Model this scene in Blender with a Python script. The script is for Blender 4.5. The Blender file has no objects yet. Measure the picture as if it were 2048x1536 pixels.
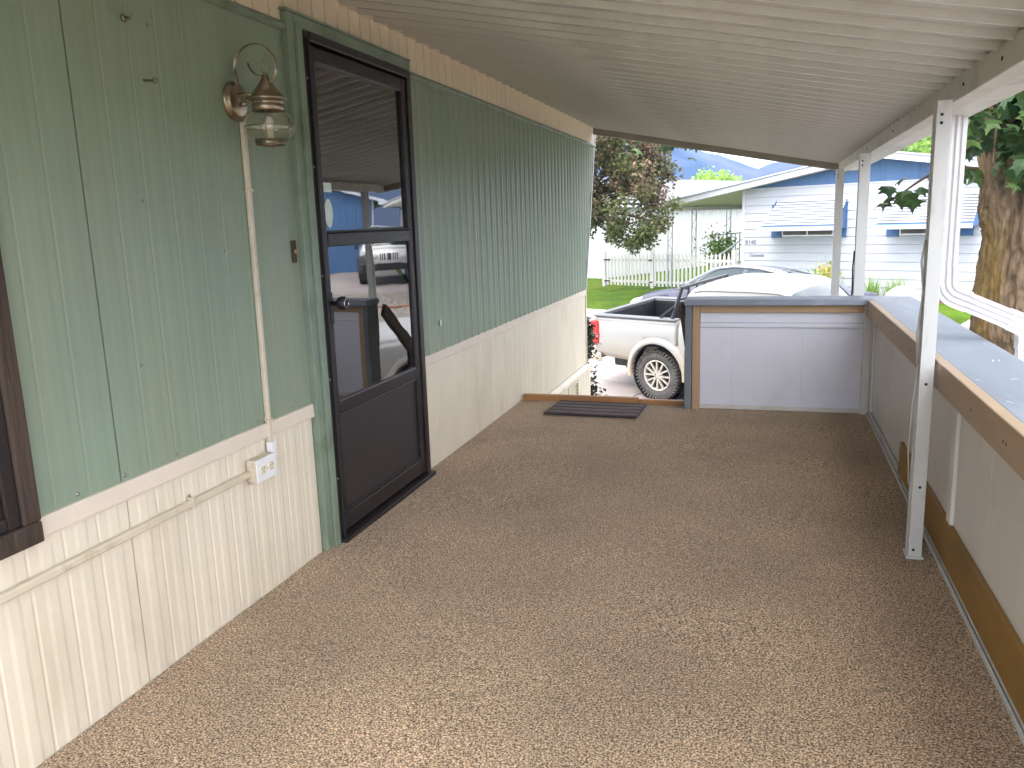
import bpy, bmesh, math, random
from mathutils import Vector, Matrix, noise
R = math.radians
random.seed(7)
S = bpy.context.scene
COL = S.collection

# ------------------------------------------------------------------ camera
cam = bpy.data.cameras.new('camera')
cam.sensor_fit = 'HORIZONTAL'; cam.sensor_width = 36.0
cam.lens = 36.0 * 1640.0 / 2048.0
cam.clip_start = 0.05; cam.clip_end = 20000
co = bpy.data.objects.new('camera', cam); COL.objects.link(co)
PITCH, YAW, ROLL = 0.19516619, 0.30423315, -0.03274035
fw = Vector((-math.sin(YAW)*math.cos(PITCH), math.cos(YAW)*math.cos(PITCH), -math.sin(PITCH)))
rt = Vector((math.cos(YAW), math.sin(YAW), 0)); up = rt.cross(fw)
r2 = rt*math.cos(ROLL)+up*math.sin(ROLL); u2 = -rt*math.sin(ROLL)+up*math.cos(ROLL)
m = Matrix((r2, u2, -fw)).transposed().to_4x4(); m.translation = (1.84856, 0, 1.40)
co.matrix_world = m
S.camera = co

# ------------------------------------------------------------------ sky, sun, exposure
SUN_EL, SUN_AZ = R(54), R(203)          # azimuth clockwise from +Y (over the mobile home, behind the viewer)
W = bpy.data.worlds.new('World'); S.world = W; W.use_nodes = True
nt = W.node_tree; bg = nt.nodes['Background']
sk = nt.nodes.new('ShaderNodeTexSky'); sk.sky_type = 'NISHITA'; sk.sun_disc = False
sk.sun_elevation = SUN_EL; sk.sun_rotation = SUN_AZ; sk.dust_density = 2.0; sk.air_density = 1.0
tc = nt.nodes.new('ShaderNodeTexCoord'); cn = nt.nodes.new('ShaderNodeTexNoise')
cn.inputs['Scale'].default_value = 2.2; cn.inputs['Detail'].default_value = 3; cn.inputs['Roughness'].default_value = .55
cr = nt.nodes.new('ShaderNodeValToRGB'); cr.color_ramp.elements[0].position = .22; cr.color_ramp.elements[1].position = .50
mx = nt.nodes.new('ShaderNodeMix'); mx.data_type = 'RGBA'
nt.links.new(tc.outputs['Generated'], cn.inputs['Vector']); nt.links.new(cn.outputs['Fac'], cr.inputs['Fac'])
nt.links.new(cr.outputs['Color'], mx.inputs['Factor']); nt.links.new(sk.outputs['Color'], mx.inputs['A'])
mx.inputs['B'].default_value = (9.5, 9.6, 9.9, 1)
nt.links.new(mx.outputs['Result'], bg.inputs['Color']); bg.inputs['Strength'].default_value = .10
sl = bpy.data.lights.new('sun', 'SUN'); sl.energy = .5; sl.angle = R(20); sl.color = (1, .96, .9)
so = bpy.data.objects.new('sun', sl); COL.objects.link(so)
sd = Vector((math.sin(SUN_AZ)*math.cos(SUN_EL), math.cos(SUN_AZ)*math.cos(SUN_EL), math.sin(SUN_EL)))
so.rotation_euler = sd.to_track_quat('Z', 'Y').to_euler(); so.location = (0, 0, 30)
vs = S.view_settings; vs.view_transform = 'Standard'; vs.look = 'None'; vs.gamma = 1; vs.exposure = 2.68
vs.use_curve_mapping = False
S.cycles.max_bounces = 6; S.cycles.diffuse_bounces = 4; S.cycles.glossy_bounces = 3; S.cycles.transmission_bounces = 3; S.cycles.transparent_max_bounces = 8
S.cycles.volume_bounces = 0

# ------------------------------------------------------------------ materials
MATS = {}
def pm(name, col, rough=.6, metal=0., var=.10, vs=4., bump=0., bs=60., spec=.5, dirt=None, dscale=1.3, dlo=.5, dhi=.75,
       stretch=(1, 1, 1), rand=0., coat=0., trans=0.):
    m = bpy.data.materials.new(name); m.use_nodes = True; nt = m.node_tree; N = nt.nodes; L = nt.links
    b = N['Principled BSDF']; b.inputs['Roughness'].default_value = rough; b.inputs['Metallic'].default_value = metal
    b.inputs['Specular IOR Level'].default_value = spec; b.inputs['Coat Weight'].default_value = coat
    tc = N.new('ShaderNodeTexCoord'); mp = N.new('ShaderNodeMapping'); mp.inputs['Scale'].default_value = stretch
    L.new(tc.outputs['Object'], mp.inputs['Vector'])
    n1 = N.new('ShaderNodeTexNoise'); n1.inputs['Scale'].default_value = vs; n1.inputs['Detail'].default_value = 2
    L.new(mp.outputs['Vector'], n1.inputs['Vector'])
    rp = N.new('ShaderNodeValToRGB'); rp.color_ramp.elements[0].position = .3; rp.color_ramp.elements[1].position = .7
    lo = [c*(1-var) for c in col]; hi = [min(1, c*(1+var)) for c in col]
    rp.color_ramp.elements[0].color = (*lo, 1); rp.color_ramp.elements[1].color = (*hi, 1)
    L.new(n1.outputs['Fac'], rp.inputs['Fac']); out = rp.outputs['Color']
    if rand:
        oi = N.new('ShaderNodeObjectInfo'); hs = N.new('ShaderNodeHueSaturation')
        mr = N.new('ShaderNodeMapRange'); mr.inputs['To Min'].default_value = 1-rand; mr.inputs['To Max'].default_value = 1+rand
        L.new(oi.outputs['Random'], mr.inputs['Value']); L.new(mr.outputs['Result'], hs.inputs['Value'])
        L.new(out, hs.inputs['Color']); out = hs.outputs['Color']
    if dirt:
        n2 = N.new('ShaderNodeTexNoise'); n2.inputs['Scale'].default_value = dscale; n2.inputs['Detail'].default_value = 5
        n2.inputs['Roughness'].default_value = .65; L.new(mp.outputs['Vector'], n2.inputs['Vector'])
        r2_ = N.new('ShaderNodeValToRGB'); r2_.color_ramp.elements[0].position = dlo; r2_.color_ramp.elements[1].position = dhi
        L.new(n2.outputs['Fac'], r2_.inputs['Fac'])
        mxx = N.new('ShaderNodeMix'); mxx.data_type = 'RGBA'; L.new(r2_.outputs['Color'], mxx.inputs['Factor'])
        L.new(out, mxx.inputs['A']); mxx.inputs['B'].default_value = (*dirt, 1); out = mxx.outputs['Result']
    L.new(out, b.inputs['Base Color'])
    if bump:
        n3 = N.new('ShaderNodeTexNoise'); n3.inputs['Scale'].default_value = bs; n3.inputs['Detail'].default_value = 2
        L.new(mp.outputs['Vector'], n3.inputs['Vector'])
        bp = N.new('ShaderNodeBump'); bp.inputs['Strength'].default_value = bump; bp.inputs['Distance'].default_value = .02
        L.new(n3.outputs['Fac'], bp.inputs['Height']); L.new(bp.outputs['Normal'], b.inputs['Normal'])
    if trans:
        b.inputs['Transmission Weight'].default_value = trans
    MATS[name] = m
    return m

M = {}
M['green'] = pm('green_siding', (.232, .296, .213), .38, var=.05, vs=2.5, bump=.04, bs=7, spec=.5, stretch=(1, 1.4, .6), dirt=(.275, .302, .205), dscale=1.6, dlo=.45, dhi=.85)
M['green_trim'] = pm('green_trim', (.20, .26, .19), .5, var=.08, vs=6, dirt=(.12, .15, .10), dscale=4)
M['beige'] = pm('beige_siding', (.72, .645, .51), .48, var=.04, vs=3, bump=.03, bs=8, stretch=(1, 1.4, .6), dirt=(.53, .45, .33), dscale=2.2, dlo=.52, dhi=.9)
M['beige_up'] = pm('beige_siding_upper', (.70, .595, .43), .5, var=.05, vs=3, dirt=(.56, .46, .32), dscale=3, dlo=.55, dhi=.9)
M['pink_trim'] = pm('beige_trim', (.69, .60, .485), .5, var=.05, vs=5, dirt=(.5, .40, .30), dscale=5, dlo=.55, dhi=.85)
M['brown_metal'] = pm('dark_brown_metal', (.016, .0105, .0095), .42, var=.15, vs=6, bump=.02, bs=80, dirt=(.045, .038, .035), dscale=7, dlo=.58, dhi=.85)
M['brown_panel'] = pm('dark_brown_panel', (.026, .020, .021), .45, var=.1, vs=3, bump=.10, bs=220, dirt=(.05, .043, .042), dscale=4, dlo=.55, dhi=.9)
M['brown_wood'] = pm('weathered_brown_wood', (.055, .034, .022), .7, var=.35, vs=12, stretch=(1, 1, .15), bump=.3, bs=60)
M['black'] = pm('black_plastic', (.012, .012, .013), .5, var=.1)
M['roof'] = pm('roof_pan_metal', (.56, .55, .51), .22, var=.05, vs=2, dirt=(.37, .355, .315), dscale=1.6, dlo=.55, dhi=.85, bump=.03, bs=6)
M['fascia'] = pm('roof_fascia_metal', (.54, .515, .45), .45, var=.06, vs=4, dirt=(.3, .27, .22), dscale=3, dlo=.55, dhi=.85)
M['fascia_shaded'] = pm('end_fascia_backlit_shade', (.23, .21, .165), .5, var=.08, vs=4)  # fascia colour darkened to paint in the shade of a backlit face
M['post'] = pm('post_metal', (.58, .58, .55), .40, var=.06, vs=5, dirt=(.34, .30, .24), dscale=7, dlo=.54, dhi=.74, stretch=(1, 1, .35))
M['white_pipe'] = pm('white_downspout_metal', (.62, .605, .60), .35, var=.03, vs=5, dirt=(.46, .42, .38), dscale=6, dlo=.6, dhi=.9)
M['panel_white'] = pm('white_panelling', (.72, .72, .79), .5, var=.04, vs=2, dirt=(.62, .61, .65), dscale=2.5, dlo=.5, dhi=.9)
M['panel_cream'] = pm('cream_panelling', (.65, .62, .575), .5, var=.06, vs=2, dirt=(.53, .49, .44), dscale=2.5, dlo=.5, dhi=.85)
M['grey_paint'] = pm('grey_painted_wood', (.235, .265, .31), .55, var=.08, vs=4, bump=.08, bs=40, stretch=(1, .25, 1), dirt=(.36, .39, .43), dscale=5, dlo=.55, dhi=.85)
M['grey_post'] = pm('grey_painted_post', (.17, .20, .22), .6, var=.12, vs=6, bump=.1, bs=50, stretch=(1, 1, .2))
M['tan'] = pm('tan_lumber', (.47, .30, .165), .6, var=.14, vs=9, stretch=(1, 1, .2), bump=.1, bs=70, dirt=(.40, .27, .17), dscale=6)
M['tan_x'] = pm('tan_lumber_lengthwise', (.46, .30, .17), .6, var=.14, vs=9, stretch=(.2, 1, 1), bump=.1, bs=70, dirt=(.40, .27, .17), dscale=6)
M['tan_y'] = pm('tan_rail_lumber', (.44, .315, .205), .6, var=.12, vs=8, stretch=(1, .18, 1), bump=.12, bs=70, dirt=(.33, .26, .20), dscale=4, dlo=.45, dhi=.8)
M['orange_wood'] = pm('orange_brown_lumber', (.36, .17, .06), .6, var=.25, vs=9, stretch=(.2, 1, 1), bump=.15, bs=60)
M['brown_board'] = pm('brown_hardboard', (.27, .145, .028), .55, var=.2, vs=6, stretch=(1, .3, 1), dirt=(.18, .09, .02), dscale=4)
M['conduit'] = pm('painted_conduit', (.60, .53, .40), .5, var=.06, vs=10, dirt=(.42, .33, .22), dscale=14, dlo=.55, dhi=.75)
M['white_plastic'] = pm('white_plastic', (.76, .76, .77), .35, var=.02)
M['ivory'] = pm('ivory_plastic', (.70, .63, .46), .4, var=.03)
M['pewter'] = pm('brushed_bronze_pewter', (.40, .335, .25), .30, metal=1, var=.18, vs=14, bump=.04, bs=120, dirt=(.20, .155, .10), dscale=9, dlo=.5, dhi=.85)
M['screw'] = pm('screw_metal', (.30, .29, .25), .45, metal=1)
M['mat'] = pm('doormat_dark', (.055, .042, .045), .9, var=.3, vs=40, stretch=(.05, 1, 1), bump=.6, bs=180)
M['mat2'] = pm('doormat_light', (.16, .125, .125), .9, var=.3, vs=60, stretch=(.08, 1, 1), bump=.6, bs=180)
M['concrete'] = pm('street_concrete', (.30, .255, .235), .8, var=.10, vs=1.2, bump=.25, bs=70, dirt=(.23, .185, .168), dscale=.7, dlo=.45, dhi=.8)
M['kerb'] = pm('kerb_concrete', (.47, .43, .39), .8, var=.1, vs=2, bump=.2, bs=60)
M['soil'] = pm('ground_soil', (.10, .085, .05), .95, var=.3, vs=1.5, bump=.5, bs=30, dirt=(.09, .14, .03), dscale=.6)
M['turf'] = pm('lawn_turf', (.058, .115, .008), .95, spec=.1, var=.3, vs=2, bump=.6, bs=40, dirt=(.16, .15, .02), dscale=.5, dlo=.5, dhi=.8)
M['white_siding'] = pm('white_lap_siding', (.46, .47, .51), .5, var=.02, vs=2, rand=.03, dirt=(.45, .45, .48), dscale=1.5, dlo=.55, dhi=.9)
M['blue_siding'] = pm('blue_siding', (.070, .150, .300), .55, var=.08, vs=3, stretch=(3, 1, .4), rand=.06)
M['blue_trim'] = pm('blue_trim', (.055, .135, .30), .5, var=.06)
M['white_trim'] = pm('white_trim', (.52, .53, .56), .45, var=.03, vs=5)
M['awning'] = pm('awning_slat_paint', (.46, .47, .50), .5, var=.03)
M['awning_backing'] = pm('awning_backing_dark', (.06, .085, .13), .6, var=.1)  # dark backing sheet added to darken the gaps between slats
M['soffit'] = pm('carport_soffit', (.66, .62, .55), .6, var=.04)
M['shingle'] = pm('grey_shingles', (.13, .13, .145), .85, var=.2, vs=8, bump=.5, bs=20)
M['white_wall'] = pm('white_ribbed_wall', (.66, .65, .65), .5, var=.03, vs=2, dirt=(.60, .58, .57), dscale=1.2, dlo=.5, dhi=.9)
M['fence'] = pm('picket_fence_white', (.56, .54, .50), .6, var=.05, rand=.06)
M['iron'] = pm('grey_painted_iron', (.30, .31, .31), .5, var=.08)
M['winglass'] = pm('dark_window_glass', (.13, .10, .085), .08, var=.3, vs=1.5)
M['alu'] = pm('aluminium', (.55, .54, .52), .35, metal=.7, var=.05)
M['car_white'] = pm('white_car_paint', (.78, .77, .745), .25, var=.02, vs=2, coat=.6)
M['truck_white'] = pm('dusty_white_car_paint', (.32, .315, .30), .45, var=.02, vs=2, coat=.15)
M['car_grey'] = pm('slate_car_paint', (.060, .060, .088), .34, metal=.2, var=.03, vs=2, coat=.25)
M['car_black'] = pm('black_vehicle_trim', (.02, .02, .022), .5, var=.15)
M['bedliner'] = pm('bed_liner', (.010, .011, .013), .6, var=.2, bump=.15, bs=120)
M['railcap'] = pm('grey_bed_rail_cap', (.115, .118, .125), .5, var=.06)
M['carglass'] = pm('vehicle_glass', (.02, .035, .038), .05, var=.1, spec=.5)
M['tyre'] = pm('tyre_rubber', (.055, .053, .050), .85, var=.25, vs=10, bump=.3, bs=60, dirt=(.13, .115, .10), dscale=6, dlo=.4, dhi=.8)
M['rim'] = pm('alloy_rim', (.56, .53, .47), .38, metal=.55, var=.08, vs=12, dirt=(.34, .29, .22), dscale=9, dlo=.52, dhi=.8)
M['chrome'] = pm('chrome', (.7, .7, .7), .12, metal=1, var=.03)
M['lamp_red'] = pm('red_lamp_plastic', (.62, .015, .02), .15, var=.1, coat=.5)
M['lamp_clear'] = pm('clear_lamp_plastic', (.75, .74, .68), .1, var=.05, coat=.5)
M['bark'] = pm('maple_bark', (.150, .105, .062), .92, var=.55, vs=22, stretch=(1, 1, .35), bump=1.0, bs=40, dirt=(.20, .130, .026), dscale=4.5, dlo=.45, dhi=.72)
M['twig'] = pm('twig_bark', (.09, .06, .04), .9, var=.3)
M['rock'] = pm('pale_boulder', (.48, .41, .34), .85, var=.12, bump=.5, bs=18)
M['brick'] = pm('red_brick', (.36, .15, .10), .85, var=.15, rand=.15, bump=.3, bs=60)
M['step'] = pm('pale_step_paint', (.58, .53, .46), .7, var=.08, bump=.1, dirt=(.4, .36, .3), dscale=4)
M['rail_brown'] = pm('brown_handrail', (.085, .055, .038), .6, var=.25, vs=10, bump=.1)
M['digit'] = pm('grey_digit_metal', (.18, .19, .22), .5, var=.05)
M['sticker'] = pm('pale_sticker', (.66, .78, .70), .6, var=.05, vs=20)
M['hill'] = pm('mountain_scrub', (.020, .027, .024), .95, var=.5, vs=.03, dirt=(.055, .042, .036), dscale=.014, dlo=.42, dhi=.62)
M['yellow_flower'] = pm('yellow_bloom', (.62, .42, .05), .8, var=.25, vs=9)

def carpet_mat():
    m = bpy.data.materials.new('speckled_carpet'); m.use_nodes = True; nt = m.node_tree; N = nt.nodes; L = nt.links
    b = N['Principled BSDF']; b.inputs['Roughness'].default_value = .95; b.inputs['Specular IOR Level'].default_value = .15
    b.inputs['Sheen Weight'].default_value = .35; b.inputs['Sheen Roughness'].default_value = .5; b.inputs['Sheen Tint'].default_value = (1, .9, .8, 1)
    tc = N.new('ShaderNodeTexCoord')
    n = N.new('ShaderNodeTexNoise'); n.inputs['Scale'].default_value = 165; n.inputs['Detail'].default_value = 2; n.inputs['Roughness'].default_value = .7; n.inputs['Distortion'].default_value = .6
    L.new(tc.outputs['Object'], n.inputs['Vector'])
    r = N.new('ShaderNodeValToRGB'); e = r.color_ramp.elements
    e[0].position = .38; e[0].color = (.016, .008, .004, 1); e[1].position = .64; e[1].color = (.90, .665, .44, 1)
    k = e.new(.465); k.color = (.205, .124, .060, 1); k = e.new(.54); k.color = (.51, .345, .200, 1)
    L.new(n.outputs['Fac'], r.inputs['Fac'])
    n2 = N.new('ShaderNodeTexNoise'); n2.inputs['Scale'].default_value = 1.7; n2.inputs['Detail'].default_value = 4
    L.new(tc.outputs['Object'], n2.inputs['Vector'])
    mr = N.new('ShaderNodeMapRange'); mr.inputs['From Min'].default_value = .3; mr.inputs['From Max'].default_value = .7
    mr.inputs['To Min'].default_value = .82; mr.inputs['To Max'].default_value = 1.14
    L.new(n2.outputs['Fac'], mr.inputs['Value'])
    mx = N.new('ShaderNodeVectorMath'); mx.operation = 'SCALE'; L.new(r.outputs['Color'], mx.inputs[0]); L.new(mr.outputs['Result'], mx.inputs['Scale'])
    L.new(mx.outputs['Vector'], b.inputs['Base Color'])
    bp = N.new('ShaderNodeBump'); bp.inputs['Strength'].default_value = 1.0; bp.inputs['Distance'].default_value = .010
    L.new(n.outputs['Fac'], bp.inputs['Height']); L.new(bp.outputs['Normal'], b.inputs['Normal'])
    return m
M['carpet'] = carpet_mat()

def glass_mat(name, tint, ior, wave):
    m = bpy.data.materials.new(name); m.use_nodes = True; nt = m.node_tree; N = nt.nodes; L = nt.links
    N.remove(N['Principled BSDF']); out = N['Material Output']
    g = N.new('ShaderNodeBsdfGlossy'); g.inputs['Roughness'].default_value = .012; g.inputs['Color'].default_value = (.95, .95, .95, 1)
    t = N.new('ShaderNodeBsdfTransparent'); t.inputs['Color'].default_value = (*tint, 1)
    f = N.new('ShaderNodeFresnel'); f.inputs['IOR'].default_value = ior
    x = N.new('ShaderNodeMixShader'); L.new(f.outputs['Fac'], x.inputs['Fac']); L.new(t.outputs[0], x.inputs[1]); L.new(g.outputs[0], x.inputs[2])
    if wave:
        tc = N.new('ShaderNodeTexCoord'); n = N.new('ShaderNodeTexNoise'); n.inputs['Scale'].default_value = 3.5; n.inputs['Detail'].default_value = 1
        L.new(tc.outputs['Object'], n.inputs['Vector'])
        bp = N.new('ShaderNodeBump'); bp.inputs['Strength'].default_value = wave; bp.inputs['Distance'].default_value = .01
        L.new(n.outputs['Fac'], bp.inputs['Height']); L.new(bp.outputs['Normal'], g.inputs['Normal'])
    L.new(x.outputs[0], out.inputs['Surface'])
    return m
M['door_glass'] = glass_mat('door_glass', (.62, .60, .56), 3.1, .06)
M['lantern_glass'] = glass_mat('lantern_glass', (.95, .93, .88), 1.18, 0)
ln_ = M['lantern_glass'].node_tree; ln_.links.remove([l for l in ln_.links if l.from_node.type == 'FRESNEL'][0])
[n for n in ln_.nodes if n.type == 'MIX_SHADER'][0].inputs['Fac'].default_value = .13

def leaf_mat(name, cols, pos, trans=.25, rough=.5):
    m = bpy.data.materials.new(name); m.use_nodes = True; nt = m.node_tree; N = nt.nodes; L = nt.links
    b = N['Principled BSDF']; b.inputs['Roughness'].default_value = rough; b.inputs['Specular IOR Level'].default_value = .35
    at = N.new('ShaderNodeAttribute'); at.attribute_name = 'tint'
    oi = N.new('ShaderNodeObjectInfo'); ad = N.new('ShaderNodeMath'); ad.operation = 'ADD'
    ml = N.new('ShaderNodeMath'); ml.operation = 'MULTIPLY'; ml.inputs[1].default_value = .45
    L.new(oi.outputs['Random'], ml.inputs[0]); L.new(at.outputs['Fac'], ad.inputs[0]); L.new(ml.outputs[0], ad.inputs[1])
    r = N.new('ShaderNodeValToRGB'); e = r.color_ramp.elements
    e[0].position = pos[0]; e[0].color = (*cols[0], 1); e[1].position = pos[-1]; e[1].color = (*cols[-1], 1)
    for p, c in list(zip(pos, cols))[1:-1]:
        k = e.new(p); k.color = (*c, 1)
    L.new(ad.outputs[0], r.inputs['Fac']); L.new(r.outputs['Color'], b.inputs['Base Color'])
    tl = N.new('ShaderNodeBsdfTranslucent'); L.new(r.outputs['Color'], tl.inputs['Color'])
    x = N.new('ShaderNodeMixShader'); x.inputs['Fac'].default_value = trans
    L.new(b.outputs[0], x.inputs[1]); L.new(tl.outputs[0], x.inputs[2]); L.new(x.outputs[0], N['Material Output'].inputs['Surface'])
    return m
M['leaf_maple'] = leaf_mat('maple_leaf', [(.018, .042, .014), (.034, .076, .022), (.075, .13, .03)], [0, .6, 1.3], .2)
M['leaf_purple'] = leaf_mat('purple_green_leaf', [(.050, .080, .018), (.095, .110, .035), (.17, .115, .068), (.36, .23, .17)], [0, .42, .75, 1.15], .25)  # leaf greens and browns; the palest pink paints in lit highlights
M['leaf_lime'] = leaf_mat('lime_leaf', [(.12, .24, .025), (.22, .36, .05), (.32, .46, .09)], [0, .5, 1.2], .35)
M['leaf_green'] = leaf_mat('green_leaf', [(.03, .075, .015), (.07, .14, .03), (.15, .22, .05)], [0, .5, 1.2], .25)
M['leaf_grass'] = leaf_mat('grass_blade', [(.042, .10, .005), (.072, .15, .008), (.15, .15, .022)], [0, .55, 1.2], .3, .9)
M['leaf_shrub'] = leaf_mat('shrub_leaf', [(.022, .032, .018), (.045, .055, .03), (.09, .09, .05)], [0, .5, 1.2], .15)

# ------------------------------------------------------------------ builders
def link(o, parent=None):
    COL.objects.link(o)
    if parent: o.parent = parent
    return o
def tag(o, label=None, cat=None, group=None, kind=None):
    if label: o['label'] = label
    if cat: o['category'] = cat
    if group: o['group'] = group
    if kind: o['kind'] = kind
    return o
def thing(name, label, cat, loc=(0, 0, 0), rot=(0, 0, 0), group=None):
    o = bpy.data.objects.new(name, None); o.empty_display_size = .1; link(o); o.location = loc; o.rotation_euler = rot
    return tag(o, label, cat, group)
def put(name, me, parent=None, mat=None, bevel=0, loc=None, smooth=False):
    o = bpy.data.objects.new(name, me); link(o, parent)
    if mat and not me.materials: me.materials.append(mat)
    if loc: o.location = loc
    if bevel:
        b = o.modifiers.new('bevel', 'BEVEL'); b.width = bevel; b.segments = 2; b.limit_method = 'ANGLE'; b.angle_limit = R(40)
    if smooth:
        for p in me.polygons: p.use_smooth = True
    return o

class MB:
    def __init__(s): s.v = []; s.f = []; s.sm = []
    def add(s, vs, fs, sm=False):
        o = len(s.v); s.v += [tuple(v) for v in vs]; s.f += [[i+o for i in f] for f in fs]; s.sm += [sm]*len(fs); return s
    def box(s, x0, x1, y0, y1, z0, z1, mat=None):
        vs = [Vector((x, y, z)) for x in (x0, x1) for y in (y0, y1) for z in (z0, z1)]
        if mat: vs = [mat @ v for v in vs]
        return s.add(vs, [(0, 1, 3, 2), (4, 6, 7, 5), (0, 4, 5, 1), (2, 3, 7, 6), (0, 2, 6, 4), (1, 5, 7, 3)])
    def beam(s, a, b, w, h, upv=(0, 0, 1)):
        a = Vector(a); b = Vector(b); d = (b-a).normalized(); u = Vector(upv)
        if abs(d.dot(u)) > .99: u = Vector((0, 1, 0))
        sd = d.cross(u).normalized(); uu = sd.cross(d)
        vs = [p+sd*i*w/2+uu*j*h/2 for p in (a, b) for i, j in ((-1, -1), (1, -1), (1, 1), (-1, 1))]
        return s.add(vs, [(0, 1, 2, 3), (7, 6, 5, 4), (0, 4, 5, 1), (1, 5, 6, 2), (2, 6, 7, 3), (3, 7, 4, 0)])
    def tube(s, pts, rad, n=10, cap=True, nz=0., nf=2., flat=1.):
        pts = [Vector(p) for p in pts]; k = len(pts)
        if not isinstance(rad, (list, tuple)): rad = [rad]*k
        vs = []; ref = None
        for i, p in enumerate(pts):
            d = (pts[min(i+1, k-1)]-pts[max(i-1, 0)]).normalized()
            if ref is None: ref = Vector((0, 0, 1)) if abs(d.z) < .9 else Vector((1, 0, 0))
            ref = (ref-d*ref.dot(d)).normalized(); c = d.cross(ref)
            for j in range(n):
                a = 2*math.pi*j/n; q = ref*math.cos(a)+c*math.sin(a)*flat
                r = rad[i]
                if nz: r *= 1+nz*noise.fractal((p+q*rad[i])*nf, 1, 2, 4)
                vs.append(p+q*r)
        fs = [(i*n+j, i*n+(j+1) % n, (i+1)*n+(j+1) % n, (i+1)*n+j) for i in range(k-1) for j in range(n)]
        s.add(vs, fs, True)
        if cap:
            o = len(s.v)-len(vs)
            s.f += [[o+j for j in range(n)][::-1], [o+(k-1)*n+j for j in range(n)]]; s.sm += [False, False]
        return s
    def lathe(s, prof, n=24, mat=None, closed=False):
        # prof: (r, z); axis z, transformed by mat
        vs = []
        for r, z in prof:
            for j in range(n):
                a = 2*math.pi*j/n; v = Vector((r*math.cos(a), r*math.sin(a), z)); vs.append(mat @ v if mat else v)
        k = len(prof); rg = range(k if closed else k-1)
        return s.add(vs, [(i*n+j, i*n+(j+1) % n, ((i+1) % k)*n+(j+1) % n, ((i+1) % k)*n+j) for i in rg for j in range(n)], True)
    def prism(s, poly, a, b, axis='y', mat=None):
        # polygon in the plane normal to axis, extruded a..b
        def P(u, v, w):
            q = {'y': (u, w, v), 'x': (w, u, v), 'z': (u, v, w)}[axis]; q = Vector(q); return mat @ q if mat else q
        n = len(poly); vs = [P(u, v, a) for u, v in poly]+[P(u, v, b) for u, v in poly]
        return s.add(vs, [list(range(n)), list(range(2*n-1, n-1, -1))]+[(i, (i+1) % n, n+(i+1) % n, n+i) for i in range(n)])
    def mesh(s, name):
        me = bpy.data.meshes.new(name); me.from_pydata(s.v, [], s.f)
        for p, q in zip(me.polygons, s.sm): p.use_smooth = q
        bm = bmesh.new(); bm.from_mesh(me); bmesh.ops.recalc_face_normals(bm, faces=bm.faces); bm.to_mesh(me); bm.free()
        return me
    def build(s, name, mat, parent=None, bevel=0, loc=None):
        return put(name, s.mesh(name), parent, mat, bevel, loc)

def bx(name, x0, x1, y0, y1, z0, z1, mat, parent=None, bevel=.002):
    return MB().box(x0, x1, y0, y1, z0, z1).build(name, mat, parent, bevel)

def corrugated(name, y0, y1, z0, z1, x, mat, parent, pitch=.1225, h=.007, w=.03, top=.012, off=0., cut=None, x_back=-.02, groove=0.):
    """sheet in the plane x, ribs running along z, closed back to x_back"""
    prof = [(y0, x)]
    k = math.floor((y0-off)/pitch)-1
    while True:
        c = off+k*pitch; k += 1
        if c-w/2 <= y0+.004: continue
        if c+w/2 >= y1-.004: break
        prof += [(c-w/2, x), (c-top/2, x+h), (c+top/2, x+h), (c+w/2, x)]
        g_ = c+pitch*.5
        if groove and g_+.008 < y1-.004: prof += [(g_-.007, x), (g_-.002, x-groove), (g_+.002, x-groove), (g_+.007, x)]
    prof.append((y1, x))
    pts = [(y0, x_back)]+prof+[(y1, x_back)]
    n = len(pts); zs = [z0, (z0+z1)/2, z1]
    mb = MB()
    vs = [(px + .0018*noise.noise((py*2.1, z*1.3, 3.1)), py, z) for z in zs for py, px in pts]
    fs = [(r*n+i, r*n+i+1, (r+1)*n+i+1, (r+1)*n+i) for r in range(2) for i in range(n-1)]
    fs += [list(range(n))[::-1], [2*n+i for i in range(n)]]
    mb.add(vs, fs); me = mb.mesh(name)
    if cut:
        bm = bmesh.new(); bm.from_mesh(me)
        bmesh.ops.bisect_plane(bm, geom=bm.verts[:]+bm.edges[:]+bm.faces[:], plane_co=cut[0], plane_no=cut[1], clear_outer=True)
        bm.to_mesh(me); bm.free()
    return put(name, me, parent, mat)

# street frame: e runs along the street (right and nearer), n runs across it (away)
TH = R(62); EV = Vector((math.sin(TH), -math.cos(TH), 0)); NV = Vector((math.cos(TH), math.sin(TH), 0)); RZ = -R(28)
def SP(e, n, z=0): return EV*e+NV*n+Vector((0, 0, z))
GP = [(-60, -1.60), (4, -1.50), (10, -1.44), (11.3, -1.42), (13, -1.28), (16.4, -.98), (16.75, -.95), (16.8, -.83), (20, -.56), (30, -.46), (120, -.3)]
def gz(n):
    for (a, za), (b, zb) in zip(GP, GP[1:]):
        if n <= b: return za+(zb-za)*max(0, (n-a))/(b-a)
    return GP[-1][1]
SLOPE = math.atan(.083)

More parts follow.
